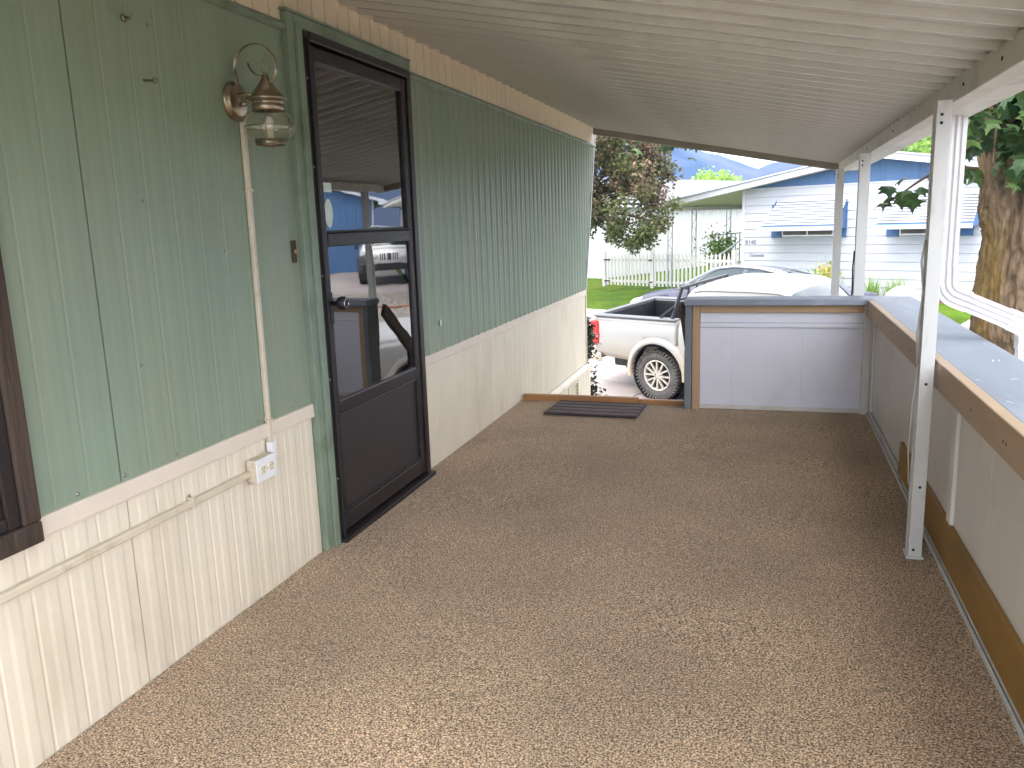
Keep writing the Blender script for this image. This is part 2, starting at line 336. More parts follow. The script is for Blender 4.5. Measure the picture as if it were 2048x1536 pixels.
# ------------------------------------------------------------------ ground, street, lawn
def strip(name, n0, n1, e0, e1, dz, mat, step=2.0):
    ns = [n0]+[n for n, _ in GP if n0+.01 < n < n1-.01]+[n1]
    ext = []
    for a, b in zip(ns, ns[1:]):
        k = max(1, int((b-a)/step)) if b-a < 80 else 4
        ext += [a+(b-a)*i/k for i in range(k)]
    ext.append(n1)
    me_ = MB(); ce = [e0+(e1-e0)*i/6 for i in range(7)]
    vs = [SP(e, n, gz(n)+dz) for n in ext for e in ce]
    me_.add(vs, [(r*7+i, r*7+i+1, (r+1)*7+i+1, (r+1)*7+i) for r in range(len(ext)-1) for i in range(6)])
    o = me_.build(name, mat); tag(o, kind='structure'); return o
def far_ground():
    ns = [-800, -60, -10, 4, 8, 10, 11.3, 13, 15, 16.4, 16.75, 16.8, 18, 20, 25, 30, 60, 120, 300, 900]
    es = [-900, -400, -120, -60, -30, -15, -8, 0, 8, 15, 30, 60, 120, 400, 900]
    mb = MB(); vs = [SP(e, n, (gz(max(-60, n)) if n < 120 else -.3)-.02) for n in ns for e in es]; k = len(es)
    mb.add(vs, [(r*k+i, r*k+i+1, (r+1)*k+i+1, (r+1)*k+i) for r in range(len(ns)-1) for i in range(k-1)])
    tag(mb.build('ground', M['soil']), kind='structure')
far_ground()
street = strip('street', 9.0, 16.75, -70, 40, -.012, M['soil'])
for i in range(-12, 8):
    for j, (na, nb) in enumerate(((9.02, 11.9), (11.92, 14.6), (14.62, 16.3))):
        ea, eb = i*3.1+.012, (i+1)*3.1-.012
        mb = MB()
        mid = [na]+[n for n, _ in GP if na < n < nb]+[nb]
        vs = [SP(e, n, gz(n)) for n in mid for e in (ea, eb)]+[SP(e, n, gz(n)-.08) for n in mid for e in (ea, eb)]
        k = len(mid); fs = []
        for q in range(k-1):
            fs += [(2*q, 2*q+1, 2*q+3, 2*q+2), (2*k+2*q, 2*k+2*q+2, 2*k+2*q+3, 2*k+2*q+1),
                   (2*q, 2*q+2, 2*k+2*q+2, 2*k+2*q), (2*q+1, 2*k+2*q+1, 2*k+2*q+3, 2*q+3)]
        fs += [(0, 2*k, 2*k+1, 1), (2*k-2, 2*k-1, 4*k-1, 4*k-2)]
        mb.add(vs, fs); mb.build('slab', M['concrete'], street, bevel=.008)
def kerb():
    mb = MB(); prof = [(16.3, gz(16.3)-.06), (16.3, gz(16.3)+.003), (16.55, gz(16.5)+.01), (16.70, -.835), (16.80, -.815), (16.84, -.82), (16.84, -1.1)]
    vs = [SP(e, n, z) for e in (-70, 40) for n, z in prof]; k = len(prof)
    mb.add(vs, [(i, i+1, k+i+1, k+i) for i in range(k-1)])
    tag(mb.build('kerb', M['kerb']), kind='structure')
kerb()
strip('lawn', 16.84, 60, -70, 40, .004, M['turf'])
# driveway apron between our home and the street
dv = MB()
def drive():
    c = [Vector((-6, 6.2, -1.455)), Vector((3.05, 6.2, -1.455)), Vector((3.05, 16, -1.43)), Vector((-6, 16, -1.43))]
    pts = []
    ns = [-5, 0, 3, 6, 8, 9.02]
    vs = [SP(e, n, gz(n)+.006) for n in ns for e in (-30, -5.9)]
    dv.add(vs, [(2*i, 2*i+1, 2*i+3, 2*i+2) for i in range(len(ns)-1)])
    tag(dv.build('driveway', M['concrete']), kind='structure')
drive()

def tint_attr(me, vals):
    a = me.attributes.new('tint', 'FLOAT', 'FACE')
    a.data.foreach_set('value', vals)
def leaves(pts, size, name, mat, parent, shape='oval', rnd=random.Random(3), tintf=None, droop=.3, sz=(.7, 1.3)):
    """many single leaves in one mesh; pts list of Vector"""
    vs = []; fs = []; tv = []
    for p in pts:
        s = size*rnd.uniform(*sz)
        d = Vector((rnd.gauss(0, 1), rnd.gauss(0, 1), rnd.gauss(-droop, .7))).normalized()
        n = Vector((rnd.gauss(0, .7), rnd.gauss(0, .7), rnd.gauss(.7, .5))).normalized()
        sd = d.cross(n)
        if sd.length < .1: continue
        sd.normalize(); n = sd.cross(d); o = len(vs); t = tintf(p, rnd) if tintf else rnd.random()
        if shape == 'oval':
            vs += [p, p+d*.5*s+sd*.32*s+n*.08*s, p+d*s, p+d*.5*s-sd*.32*s+n*.08*s]
            fs += [(o, o+1, o+2), (o, o+2, o+3)]; tv += [t, t]
        elif shape == 'blade':
            w = .025*s; h = Vector((rnd.gauss(0, .25), rnd.gauss(0, .25), 1)).normalized()
            a = rnd.uniform(0, 6.28); q = Vector((math.cos(a), math.sin(a), 0))
            vs += [p-q*w, p+q*w, p+h*s]; fs += [(o, o+1, o+2)]; tv += [t]
        elif shape == 'maple':
            L_ = [(0, 0), (.30, -.02), (.52, .22), (.36, .34), (.60, .62), (.30, .62), (.16, .72), (0, 1.05), (-.16, .72), (-.30, .62), (-.60, .62), (-.36, .34), (-.52, .22), (-.30, -.02)]
            vs += [p+(sd*a+d*b)*s - n*(a*a*.5+(b-.5)**2*.4)*s for a, b in L_]
            vs.append(p+d*.42*s+n*.02*s); c = o+len(L_)
            for i in range(len(L_)): fs.append((o+i, o+(i+1) % len(L_), c)); tv.append(t)
    me = bpy.data.meshes.new(name); me.from_pydata(vs, [], fs); tint_attr(me, tv)
    return put(name, me, parent, mat)

# grass blades on the visible lawn
rg = random.Random(5)
gp_ = []
for _ in range(42000):
    e = rg.uniform(-17, 0); n = 16.86+(rg.random()**1.1)*6.5
    gp_.append(SP(e, n, gz(n)))
g = leaves(gp_, .075, 'grass', M['leaf_grass'], None, 'blade', rg, tintf=lambda p, r: r.random()*.5+.55*(noise.noise(p*.5)+.5), sz=(.6, 1.5))
tag(g, 'short green grass of the lawn across the street', 'grass', kind='stuff')

# ------------------------------------------------------------------ mountains
def hills():
    mb = MB(); D0 = 560
    cx, cy = 1.85, 0
    # skyline as (azimuth deg right of +Y, elevation deg)
    sky = [(-80, 3.0), (-60, 4.2), (-40, 5.4), (-22, 6.4), (-12, 6.9), (-7.5, 6.2), (-5.2, 5.15), (-3.3, 4.6), (-1.9, 3.75), (-.75, 3.15), (.2, 3.5), (1.6, 3.95), (3.2, 4.6), (6, 5.4), (10, 5.9), (16, 5.2), (26, 5.6), (40, 4.5), (60, 3.6), (80, 2.8)]
    def el(a):
        for (p, q), (r, s) in zip(sky, sky[1:]):
            if p <= a <= r: return q+(s-q)*(a-p)/(r-p)
        return 3
    na, nr = 420, 34; vs = []
    for i in range(na+1):
        a = -78+156*i/na
        for j in range(nr+1):
            t = j/nr; d = D0*(1+.55*t); h = math.tan(R(el(a)))*D0*1.45*(math.sin(t*math.pi*.62)/math.sin(.8*math.pi*.62) if t < .8 else 1-(t-.8)*1.5)
            rdg = noise.ridged_multi_fractal((math.sin(R(a))*9, math.cos(R(a))*9, t*2.2), 1, 2, 5, 1, 2)
            h = h*(.86+.10*rdg*(1 if t < .75 else .5))
            vs.append((cx+math.sin(R(a))*d, cy+math.cos(R(a))*d, max(-2, h-4)))
    k = nr+1
    mb.add(vs, [(i*k+j, i*k+j+1, (i+1)*k+j+1, (i+1)*k+j) for i in range(na) for j in range(nr)], True)
    tag(mb.build('hills', M['hill']), kind='structure')
hills()

# ------------------------------------------------------------------ our mobile home
home = thing('mobile_home', 'green and beige ribbed metal mobile home wall beside the carpeted porch', 'house', (0, 0, -1.45))
class Off:                                    # parts are authored in world coordinates
    pass
def reparent(o, p):
    o.parent = p; o.matrix_parent_inverse = Matrix.Translation(-Vector(p.location)) if p.rotation_euler == bpy.context.scene.camera.rotation_euler else Matrix.Identity(4)
def H(o):
    o.location = Vector(o.location)+Vector((0, 0, 1.45)); return o
SLN = Vector((0, 1, -.345)).normalized()
cutp = (Vector((0, 8.60, .67)), SLN)
H(bx('core_wall', -3.9, -.022, -3.4, 8.40, -.12, 2.36, M['black'], home, 0))
H(bx('eave_block', -3.9, -.021, -3.4, 8.95, 1.9, 2.42, M['beige_up'], home, 0))
# lower beige panels
for a, b in ((-3.4, -.52), (-.515, .70), (.705, 1.925), (1.93, 3.005), (4.175, 5.40), (5.405, 6.75), (6.755, 8.575)):
    H(corrugated('lower_siding_panel', a, b, -.125, .612, 0, M['beige'], home, h=.0022, w=.050, top=.026, off=.03, groove=.0022))
# trim band
for a, b in ((-3.4, 3.012), (4.17, 6.9), (6.904, 8.59)):
    mb = MB(); mb.prism([(-.02, .608), (.012, .608), (.014, .615), (.010, .665), (-.02, .668)], a, b, 'y')
    H(mb.build('trim_band', M['pink_trim'], home, .0015))
# green panels
for a, b, c in ((-3.4, -.531, None), (-.525, .691, None), (.697, 1.911, None), (1.917, 3.03, None), (4.17, 5.455, None), (5.461, 6.677, None), (6.683, 7.943, None), (7.949, 9.3, cutp)):
    H(corrugated('green_siding_panel', a, b, .664, 2.175, .002, M['green'], home, h=(.0008 if a < 3 else .0105), w=(.060 if a < 3 else .046), top=(.03 if a < 3 else .008), off=1.916+.06, cut=c, groove=(.0010 if a < 3 else .004)))
# upper beige panels
for a, b, c in ((-3.4, -.2, None), (-.196, 2.42, None), (2.424, 5.028, None), (5.032, 7.6, None), (7.604, 9.3, cutp)):
    H(corrugated('upper_siding_panel', a, b, 2.19, 2.40, .003, M['beige_up'], home, pitch=.108, h=-.007, w=.012, top=.006, off=.02, cut=c))
# green strip between
for a, b in ((-3.4, 3.02), (4.18, 6.68), (6.683, 9.16)):
    mb = MB(); mb.prism([(-.02, 2.165), (.012, 2.165), (.022, 2.172), (.022, 2.186), (.010, 2.200), (-.02, 2.202)], a, b, 'y')
    H(mb.build('green_strip', M['green_trim'], home, .0015))
# slanted corner trim at the end
mb = MB(); mb.beam((.0, 8.605, .66), (.0, 9.185, 2.34), .03, .03, (0, 1, 0)); H(mb.build('corner_trim', M['white_trim'], home, .003))
mb = MB(); mb.beam((-.002, 8.59, -.13), (-.002, 8.60, .66), .028, .03, (0, 1, 0)); H(mb.build('corner_trim', M['pink_trim'], home, .003))
# end wall beyond the corner
mb = MB(); mb.prism([(8.39, -.12), (8.57, -.12), (8.58, .66), (9.15, 2.38), (8.39, 2.38)], -3.9, -.023, 'x'); H(mb.build('end_wall', M['green'], home))
H(bx('home_roof', -4.1, .02, -3.5, 9.3, 2.43, 2.52, M['roof'], home, .01))
# skirting below the wall
mb = MB(); mb.prism([(.0, -.13), (.045, -.15), (.05, -.165), (.05, -.185), (.035, -.19), (-.02, -.19)], 6.16, 8.62, 'y'); H(mb.build('skirt_rail', M['pink_trim'], home, .002))
for a, b in ((6.16, 6.98), (6.984, 7.60), (8.06, 8.66)):
    H(corrugated('skirt_panel', a, b, -1.45, -.188, .03, M['beige'], home, h=.004, w=.03, top=.018, x_back=-.03))
H(bx('skirt_panel', -.03, .03, 7.604, 8.056, -1.45, -.42, M['beige'], home))
H(bx('skirt_panel', -.03, .03, 7.604, 8.056, -.205, -.188, M['beige'], home))
H(bx('skirt_panel', -3.9, -.03, 8.5, 8.62, -1.45, -.13, M['beige'], home))
vent = H(bx('skirt_vent', -.02, .0, 7.62, 8.04, -.415, -.21, M['black'], home, 0))
for sgn in range(6):
    z = -.40+.032*sgn
    q = MB().beam((.012, 7.66, z), (.012, 8.0, z), .035, .004, (.5, 0, 1)).build('louvre', M['ivory'], vent)
for a in ((7.604, 7.65, -.42, -.205), (8.01, 8.056, -.42, -.205), (7.65, 8.01, -.42, -.405), (7.65, 8.01, -.22, -.205)):
    bx('vent_frame', .0, .042, *a, M['ivory'], vent)

# ---- door
D = bpy.data.objects.new('door', None); link(D, home); D.location = (0, 0, 1.45)
def db(name, x0, x1, y0, y1, z0, z1, mat, bev=.002): return bx(name, x0, x1, y0, y1, z0, z1, mat, D, bev)
db('casing', -.02, .030, 3.012, 3.060, 0, 2.236, M['green_trim'], .003)
db('casing', .0, .042, 3.062, 3.104, 0, 2.205, M['green_trim'], .003)
db('casing', -.02, .038, 3.0, 4.186, 2.238, 2.248, M['green_trim'], .003)
db('casing', -.02, .032, 3.062, 4.186, 2.190, 2.237, M['green_trim'], .003)
db('casing', -.02, .026, 4.168, 4.186, 0, 2.188, M['green_trim'], .002)
# storm door frame
db('door_frame', -.02, .040, 3.106, 3.152, .004, 2.186, M['brown_metal'], .004)
db('door_frame', -.02, .040, 4.120, 4.166, .004, 2.186, M['brown_metal'], .004)
db('door_frame', -.02, .046, 3.152, 4.120, 2.148, 2.186, M['brown_metal'], .004)
db('door_frame', -.02, .052, 3.128, 3.140, .004, 2.16, M['black'], .003)
db('threshold', -.02, .070, 3.106, 4.166, -.004, .020, M['brown_metal'], .004)
# leaf stiles and rails
db('stile', -.012, .030, 3.156, 3.205, .03, 2.140, M['brown_metal'], .006)
db('stile', -.012, .030, 4.066, 4.116, .03, 2.140, M['brown_metal'], .006)
db('rail', -.012, .029, 3.205, 4.066, 2.075, 2.140, M['brown_metal'], .006)
db('rail', -.012, .034, 3.205, 4.066, 1.318, 1.378, M['brown_metal'], .006)
db('rail', -.012, .029, 3.205, 4.066, .575, .640, M['brown_metal'], .008)
db('rail', -.012, .029, 3.205, 4.066, .03, .115, M['brown_metal'], .006)
db('kick_panel', -.010, .014, 3.205, 4.066, .115, .575, M['brown_panel'], .001)
db('bead', .014, .024, 3.207, 4.064, .117, .128, M['brown_metal'], .003)
db('bead', .014, .024, 3.207, 4.064, .562, .574, M['brown_metal'], .003)
db('upper_pane', .006, .011, 3.203, 4.068, 1.376, 2.077, M['door_glass'], 0)
db('lower_pane', .012, .017, 3.203, 4.068, .638, 1.320, M['door_glass'], 0)
db('muntin', .011, .022, 3.205, 4.066, 1.378, 1.388, M['brown_metal'], .003)
# inner door behind the glass
db('inner_door', -.0215, -.014, 3.15, 4.12, .03, 2.14, M['brown_panel'], 0)
for zz in (1.16, 1.55, 1.94):
    db('raised_panel', -.0139, -.0125, 3.30, 3.95, zz-.13, zz+.13, M['brown_panel'], .002)
# handle
mb = MB(); mb.box(.030, .040, 3.168, 3.196, .985, 1.125); kn = mb.build('handle', M['black'], D, .005)
mb = MB(); mb.lathe([(0, .0), (.010, .0), (.010, .035), (.026, .038), (.030, .046), (.030, .062), (.024, .070), (.0, .072)], 20, Matrix.Translation((.038, 3.182, 1.077)) @ Matrix.Rotation(R(90), 4, 'Y'))
mb.build('knob', M['car_black'], kn)
mb = MB(); mb.lathe([(.018, .0), (.021, .003), (.018, .006)], 20, Matrix.Translation((.107, 3.182, 1.077)) @ Matrix.Rotation(R(90), 4, 'Y'), True); mb.build('knob_ring', M['chrome'], D)
sme = MB().lathe([(.006, 0), (.005, .003), (0, .004)], 10, Matrix.Rotation(R(90), 4, 'Y')).mesh('screw'); sme.materials.append(M['screw'])
for zz in (.30, .75, 1.2, 1.65, 2.0): put('screw', sme, D, loc=(.040, 3.117, zz))
# stickers on the glass
mb = MB(); vs = [(.0125, 3.262+.034*math.cos(a), 1.462+.062*math.sin(a)) for a in [2*math.pi*i/28 for i in range(28)]]
mb.add(vs+[(.0112, y, z) for _, y, z in vs], [list(range(28))]+[(i, (i+1) % 28, 28+(i+1) % 28, 28+i) for i in range(28)]); o = mb.build('oval_sticker', M['sticker'], D)
o = db('square_sticker', .0112, .0125, 3.232, 3.300, 1.552, 1.592, M['sticker'], 0)
# ---- window at the left edge
WN = bpy.data.objects.new('window', None); link(WN, home); WN.location = (0, 0, 1.45)
for a in ((.50, 1.600, .605, .665), (.50, 1.600, 1.86, 1.94)): bx('frame', .004, .030, *a, M['brown_wood'], WN, .006)
for a in ((1.545, 1.600, .665, 1.86), (.50, .565, .665, 1.86)): bx('frame', .004, .030, *a, M['brown_wood'], WN, .006)
bx('sash', .004, .022, 1.505, 1.544, .667, 1.858, M['brown_metal'], WN, .004); bx('sash', .004, .022, .567, 1.505, .667, .70, M['brown_metal'], WN, .004)
bx('sash', .004, .024, .567, .61, .70, 1.858, M['brown_metal'], WN, .004)
bx('pane', .008, .013, .61, 1.505, .70, 1.858, M['door_glass'], WN, 0)
bx('shade', .0, .0035, .52, 1.6, .6, 1.9, M['black'], WN, 0)
# screws in the siding
def scr(y, z, x=.003, r=.006): H(put('screw', sme, home, loc=(x, y, z)))
for y in [1.75, 1.93, 2.16, 2.40, 2.62, 2.86, 4.3, 4.55, 4.8, 5.05, 5.3, 5.55, 5.8, 6.05, 6.3, 6.55, 6.8, 7.1, 7.4, 7.7, 8.0]: scr(y, .684, .002, .0045)
for y, z in ((2.14, 1.50), (2.52, 1.33), (2.25, 2.03), (2.05, 1.0), (7.95, 1.42), (7.95, .97)): scr(y, z, .002, .005)
for y in (4.4, 4.75, 5.1, 5.45, 5.85, 6.25): scr(y, 1.395, .003, .005)

# ---- little things on the wall
mb = MB(); mb.tube([(.005, 2.205, 1.862), (.040, 2.205, 1.858), (.048, 2.205, 1.858)], [.0035, .0035, .003], 8); mb.lathe([(0, .045), (.009, .045), (.008, .051), (0, .052)], 10, Matrix.Translation((0, 2.205, 1.858)) @ Matrix.Rotation(R(90), 4, 'Y'))
tag(mb.build('wall_nail', M['screw']), 'large bare nail sticking out of the green siding left of the lantern', 'nail')
mb = MB(); mb.tube([(.005, 2.15, 2.03), (.030, 2.15, 2.028), (.038, 2.15, 2.04)], [.004, .004, .004], 8); mb.lathe([(0, 0), (.012, 0), (.010, .004), (0, .006)], 12, Matrix.Translation((.004, 2.15, 2.03)) @ Matrix.Rotation(R(90), 4, 'Y'))
tag(mb.build('wall_hook', M['screw']), 'small metal hook near the top edge of the green siding', 'hook')
bel = thing('doorbell', 'small worn brown doorbell button left of the dark door', 'doorbell', (.004, 2.962, 1.31))
MB().box(0, .012, -.012, .012, -.045, .045).build('doorbell_plate', M['brown_wood'], bel, .004)
MB().lathe([(.008, 0), (.008, .004), (.004, .006), (0, .006)], 14, Matrix.Translation((.012, 0, .0)) @ Matrix.Rotation(R(90), 4, 'Y')).build('button', M['tan'], bel)
o = MB().box(.008, .014, 4.475, 4.497, .812, .846).build('wall_tab', M['white_plastic'], None, .003)
tag(o, 'tiny white plastic tab on the ribbed green siding right of the door', 'tab')

# ---- lantern
LN = thing('wall_lantern', 'pewter onion lantern with round glass globe on the green wall', 'lantern', (0.004, 2.66, 1.70))
LX = .135; ry = Matrix.Rotation(R(90), 4, 'Y')
MB().lathe([(0, .022), (.050, .022), (.056, .018), (.058, .012), (.066, .010), (.068, .004), (.068, 0)], 40, Matrix.Translation((0, 0, .155)) @ ry @ Matrix.Diagonal((1, 1, 1, 1))).build('back_plate', M['pewter'], LN)
MB().tube([(.02, 0, .175), (.05, 0, .176), (LX-.03, 0, .172)], .0065, 12).build('arm', M['pewter'], LN)
MB().lathe([(0, .02), (.008, .02), (.008, .036), (.005, .038), (.003, .05), (0, .05)], 12, Matrix.Translation((0, .01, .145)) @ ry).build('plate_screw', M['pewter'], LN)
pts = []
for i in range(41):
    a = R(200)-R(290)*i/40; rr = .086 if i < 30 else .086-.0012*(i-30)
    pts.append((.098+rr*math.cos(a)*1.0, 0, .262+rr*math.sin(a)*.95))
pts = [(.024, .0, .135), (.020, 0, .17), (.016, 0, .21)]+pts
mb = MB()
vs = []
for p in pts: vs += [(p[0], -.0085, p[2]), (p[0], .0085, p[2])]
fs = [(2*i, 2*i+1, 2*i+3, 2*i+2) for i in range(len(pts)-1)]; mb.add(vs, fs, True)
o = mb.build('scroll_band', M['pewter'], LN); sm = o.modifiers.new('t', 'SOLIDIFY'); sm.thickness = .0025
mb = MB(); vs = []
for i in range(12):
    a = R(-80)-R(95)*i/11; p = (LX-.012+.05*math.cos(a), 0, .285+.05*math.sin(a)); vs += [(p[0], -.007, p[2]), (p[0], .007, p[2])]
mb.add(vs, [(2*i, 2*i+1, 2*i+3, 2*i+2) for i in range(11)], True); o = mb.build('scroll_tail', M['pewter'], LN); sm = o.modifiers.new('t', 'SOLIDIFY'); sm.thickness = .0022
T = Matrix.Translation((LX, 0, 0))
MB().lathe([(0, .236), (.010, .236), (.012, .228), (.018, .215), (.056, .164), (.068, .158), (.070, .152), (.062, .148), (.054, .143), (.052, .136), (.054, .134), (.054, .116), (.050, .112), (.044, .112)], 40, T).build('lantern_cap', M['pewter'], LN)
MB().tube([(LX+.013*math.cos(a), .0, .262+.021*math.sin(a)) for a in [R(-90)+R(360)*i/20 for i in range(21)]], .0018, 8).build('top_ring', M['pewter'], LN)
MB().lathe([(.046, .114), (.058, .104), (.075, .085), (.083, .066), (.083, .050), (.074, .032), (.060, .020), (.050, .014)], 40, T).build('glass_globe', M['lantern_glass'], LN)
MB().lathe([(0, .006), (.050, .006), (.052, .002), (.052, -.002), (.049, -.004), (.049, .016), (.054, .016), (.054, .004)], 40, T).build('lantern_base', M['pewter'], LN)
MB().lathe([(.0855, .057), (.0885, .057), (.0885, .0605), (.0855, .0605)], 48, T, True).build('cage_ring', M['pewter'], LN)
for k in range(4):
    a = R(25+90*k); pr = [(.052, .116), (.066, .104), (.080, .085), (.087, .066), (.087, .050), (.078, .030), (.062, .018), (.052, .010)]
    MB().tube([(LX+r*math.cos(a), r*math.sin(a), z) for r, z in pr], .0016, 6).build('cage_wire', M['pewter'], LN)
MB().lathe([(0, .006), (.014, .006), (.014, .05), (.0, .05)], 14, T).build('socket', M['ivory'], LN)
mb = MB(); mb.lathe([(.010, .05), (.013, .058), (.017, .072), (.015, .086), (.008, .096), (0, .098)], 16, T); mb.build('bulb', M['white_plastic'], LN)

# ---- conduit and outlet
cd = thing('wall_conduit', 'beige surface conduit running down the wall below the lantern', 'conduit', (.004, 2.676, .56))
mb = MB(); mb.prism([(.006, 0), (.018, 0), (.021, .0035), (.021, .0195), (.018, .023), (.006, .023)], .02, 1.225, 'z', Matrix.Translation((-.006, -.0115, 0)) @ Matrix(((1, 0, 0, 0), (0, 1, .011, 0), (0, 0, 1, 0), (0, 0, 0, 1))))
mb.build('conduit_run', M['conduit'], cd, .001)
for z in (.985, .115):
    MB().box(-.002, .0185, -.018, .018, z-.006, z+.006, Matrix.Translation((0, .011*z, 0))).build('clip', M['conduit'], cd, .002)
    MB().lathe([(.0055, 0), (.0045, .003), (0, .004)], 10, Matrix.Translation((.003, -.022+.011*z, z)) @ ry).build('clip_screw', M['screw'], cd)
ol = thing('electrical_outlet', 'white double outlet on a beige surface box below the conduit', 'outlet', (.008, 2.585, .515))
MB().box(0, .040, -.068, .058, -.042, .042).build('outlet_box', M['conduit'], ol, .003)
fp = MB().box(.040, .046, -.070, .060, -.044, .044).build('cover_plate', M['white_plastic'], ol, .003)
for y in (-.032, .022):
    vs = [(y+.0185*math.cos(a), max(-.0165, min(.0165, .019*math.sin(a)))) for a in [2*math.pi*i/24 for i in range(24)]]
    r_ = MB().prism(vs, .046, .0485, 'x').build('receptacle', M['ivory'], fp)
    mb = MB(); mb.box(.0485, .0490, y-.008, y-.0055, .001, .010); mb.box(.0485, .0490, y+.0055, y+.008, .001, .010); mb.lathe([(0, .0490), (.003, .0490)], 8, Matrix.Translation((0, y, -.008)) @ ry)
    mb.build('slots', M['black'], fp)
MB().lathe([(.003, .046), (.0025, .048), (0, .0482)], 8, Matrix.Translation((0, -.005, 0)) @ ry).build('plate_screw', M['screw'], fp)
el = thing('conduit_elbow', 'white conduit elbow joining the outlet box to the beige conduit', 'conduit', (.008, 2.664, .515))
mb = MB(); mb.box(0, .026, -.012, .018, .010, .078); mb.build('sleeve', M['white_plastic'], el, .003)
mb = MB(); mb.box(0, .026, -.020, .018, -.012, .009); mb.build('corner', M['white_plastic'], el, .004)
c2 = thing('low_conduit', 'long painted conduit running along the lower beige siding to the outlet', 'conduit', (.006, -3.0, .505))
mb = MB(); mb.prism([(.0, -.012), (.016, -.012), (.020, -.008), (.020, .008), (.016, .012), (0, .012)], 0, 5.517, 'y'); mb.build('conduit_run', M['conduit'], c2, .001)
for y in (1.4, 3.2, 5.19):
    MB().box(0, .0225, y-.006, y+.006, -.020, .022).build('clip', M['conduit'], c2, .002)
    MB().lathe([(.0055, 0), (.0045, .003), (0, .004)], 10, Matrix.Translation((.004, y, .026)) @ ry).build('clip_screw', M['screw'], c2)

# ------------------------------------------------------------------ porch floor
def floor():
    nx, ny = 50, 160; mb = MB()
    xs = [.004+2.53*i/nx for i in range(nx+1)]; ys = [-2.6+8.74*j/ny for j in range(ny+1)]
    vs = [(x, y, .0035*noise.noise((x*1.7, y*1.7, 0))) for y in ys for x in xs]; k = nx+1
    mb.add(vs, [(j*k+i, j*k+i+1, (j+1)*k+i+1, (j+1)*k+i) for j in range(ny) for i in range(nx)], True)
    fl = mb.build('porch_floor', M['carpet']); tag(fl, kind='structure')
    bx('deck_body', .0, 2.60, -2.6, 6.14, -.16, -.012, M['brown_wood'], fl, 0)
    for y in (-2.5, .2, 3.2, 6.05): bx('deck_leg', 2.3, 2.4, y-.05, y+.05, -1.5, -.16, M['brown_wood'], fl, .004)
    bx('deck_skirt', 2.60, 2.62, -2.6, 6.14, -1.5, .0, M['panel_cream'], fl, 0)
    # carpet pile along the surface
floor()
sill = thing('threshold_board', 'orange-brown wooden board across the top of the porch steps', 'board', (0.01, 6.16, 0))
MB().box(0, .92, -.02, .035, -.06, .045).build('board', M['orange_wood'], sill, .006)
MB().box(.923, 1.285, -.016, .035, -.06, .032).build('board', M['orange_wood'], sill, .006)

# doormat
dm = thing('doormat', 'dark ribbed rectangular doormat lying at the top of the steps', 'doormat', (.655, 5.87, .006), (0, 0, R(-2)))
MB().box(-.345, .345, -.215, .215, 0, .008).build('mat_base', M['mat'], dm, .003)
for i in range(13):
    y = -.20+i*.0333
    MB().box(-.34, .34, y-.013, y+.013, .008, .014).build('rib', M['mat2'] if i % 3 else M['mat'], dm, .003)

# ------------------------------------------------------------------ porch roof
RF = thing('porch_roof', 'sloping ribbed metal porch roof over the carpeted deck', 'roof', (0, 0, 1.78))
SL = -.2
def rz(x): return 2.385+SL*x-1.78
pan = .336; y = .302; roofpans = []
def pan_mesh(w):
    prof = []; h = -.023
    for k in range(2):
        b = k*pan/2
        prof += [(b+.0, 0), (b+.140, 0), (b+.144, h), (b+.152, h), (b+.163, .0)]
    prof = [p for p in prof if p[0] <= pan-.003]+[(pan-.003, 0)]
    n = len(prof); nx = 9; vs = []
    for layer in (0, .004):
        for i in range(nx):
            x = .022+(2.535-.022)*i/(nx-1)
            for a, b in prof: vs.append((x, a, rz(x)+b+layer+.0015*math.sin(i*1.7)*(1 if layer == 0 else 1)))
    fs = []; o2 = nx*n
    for i in range(nx-1):
        for j in range(n-1):
            fs.append((i*n+j, (i+1)*n+j, (i+1)*n+j+1, i*n+j+1)); fs.append((o2+i*n+j, o2+i*n+j+1, o2+(i+1)*n+j+1, o2+(i+1)*n+j))
    for j in range(n-1): fs += [(j, j+1, o2+j+1, o2+j), ((nx-1)*n+j, o2+(nx-1)*n+j, o2+(nx-1)*n+j+1, (nx-1)*n+j+1)]
    for i in range(nx-1): fs += [(i*n, o2+i*n, o2+(i+1)*n, (i+1)*n), (i*n+n-1, (i+1)*n+n-1, o2+(i+1)*n+n-1, o2+i*n+n-1)]
    mb = MB(); mb.add(vs, fs); return mb.mesh('roof_pan')
pme = pan_mesh(pan)
k = 0
while y < 9.0-pan*.4:
    o = put('roof_pan', pme, RF, M['roof']); o.location = (0, y, 0); y += pan; k += 1
YE = y
mb = MB(); mb.add([Vector((x, yy, rz(x)+dz)) for x in (.016, 2.60) for yy in (YE-.01, YE+.05) for dz in (-.088, .045)], [(0, 1, 3, 2), (4, 6, 7, 5), (0, 4, 5, 1), (2, 3, 7, 6), (0, 2, 6, 4), (1, 5, 7, 3)])
mb.build('end_fascia', M['fascia_shaded'], RF, .004)
mb = MB(); mb.box(.006, .022, .28, YE, rz(0)-.012, rz(0)+.03); mb.build('wall_channel', M['beige_up'], RF, .002)
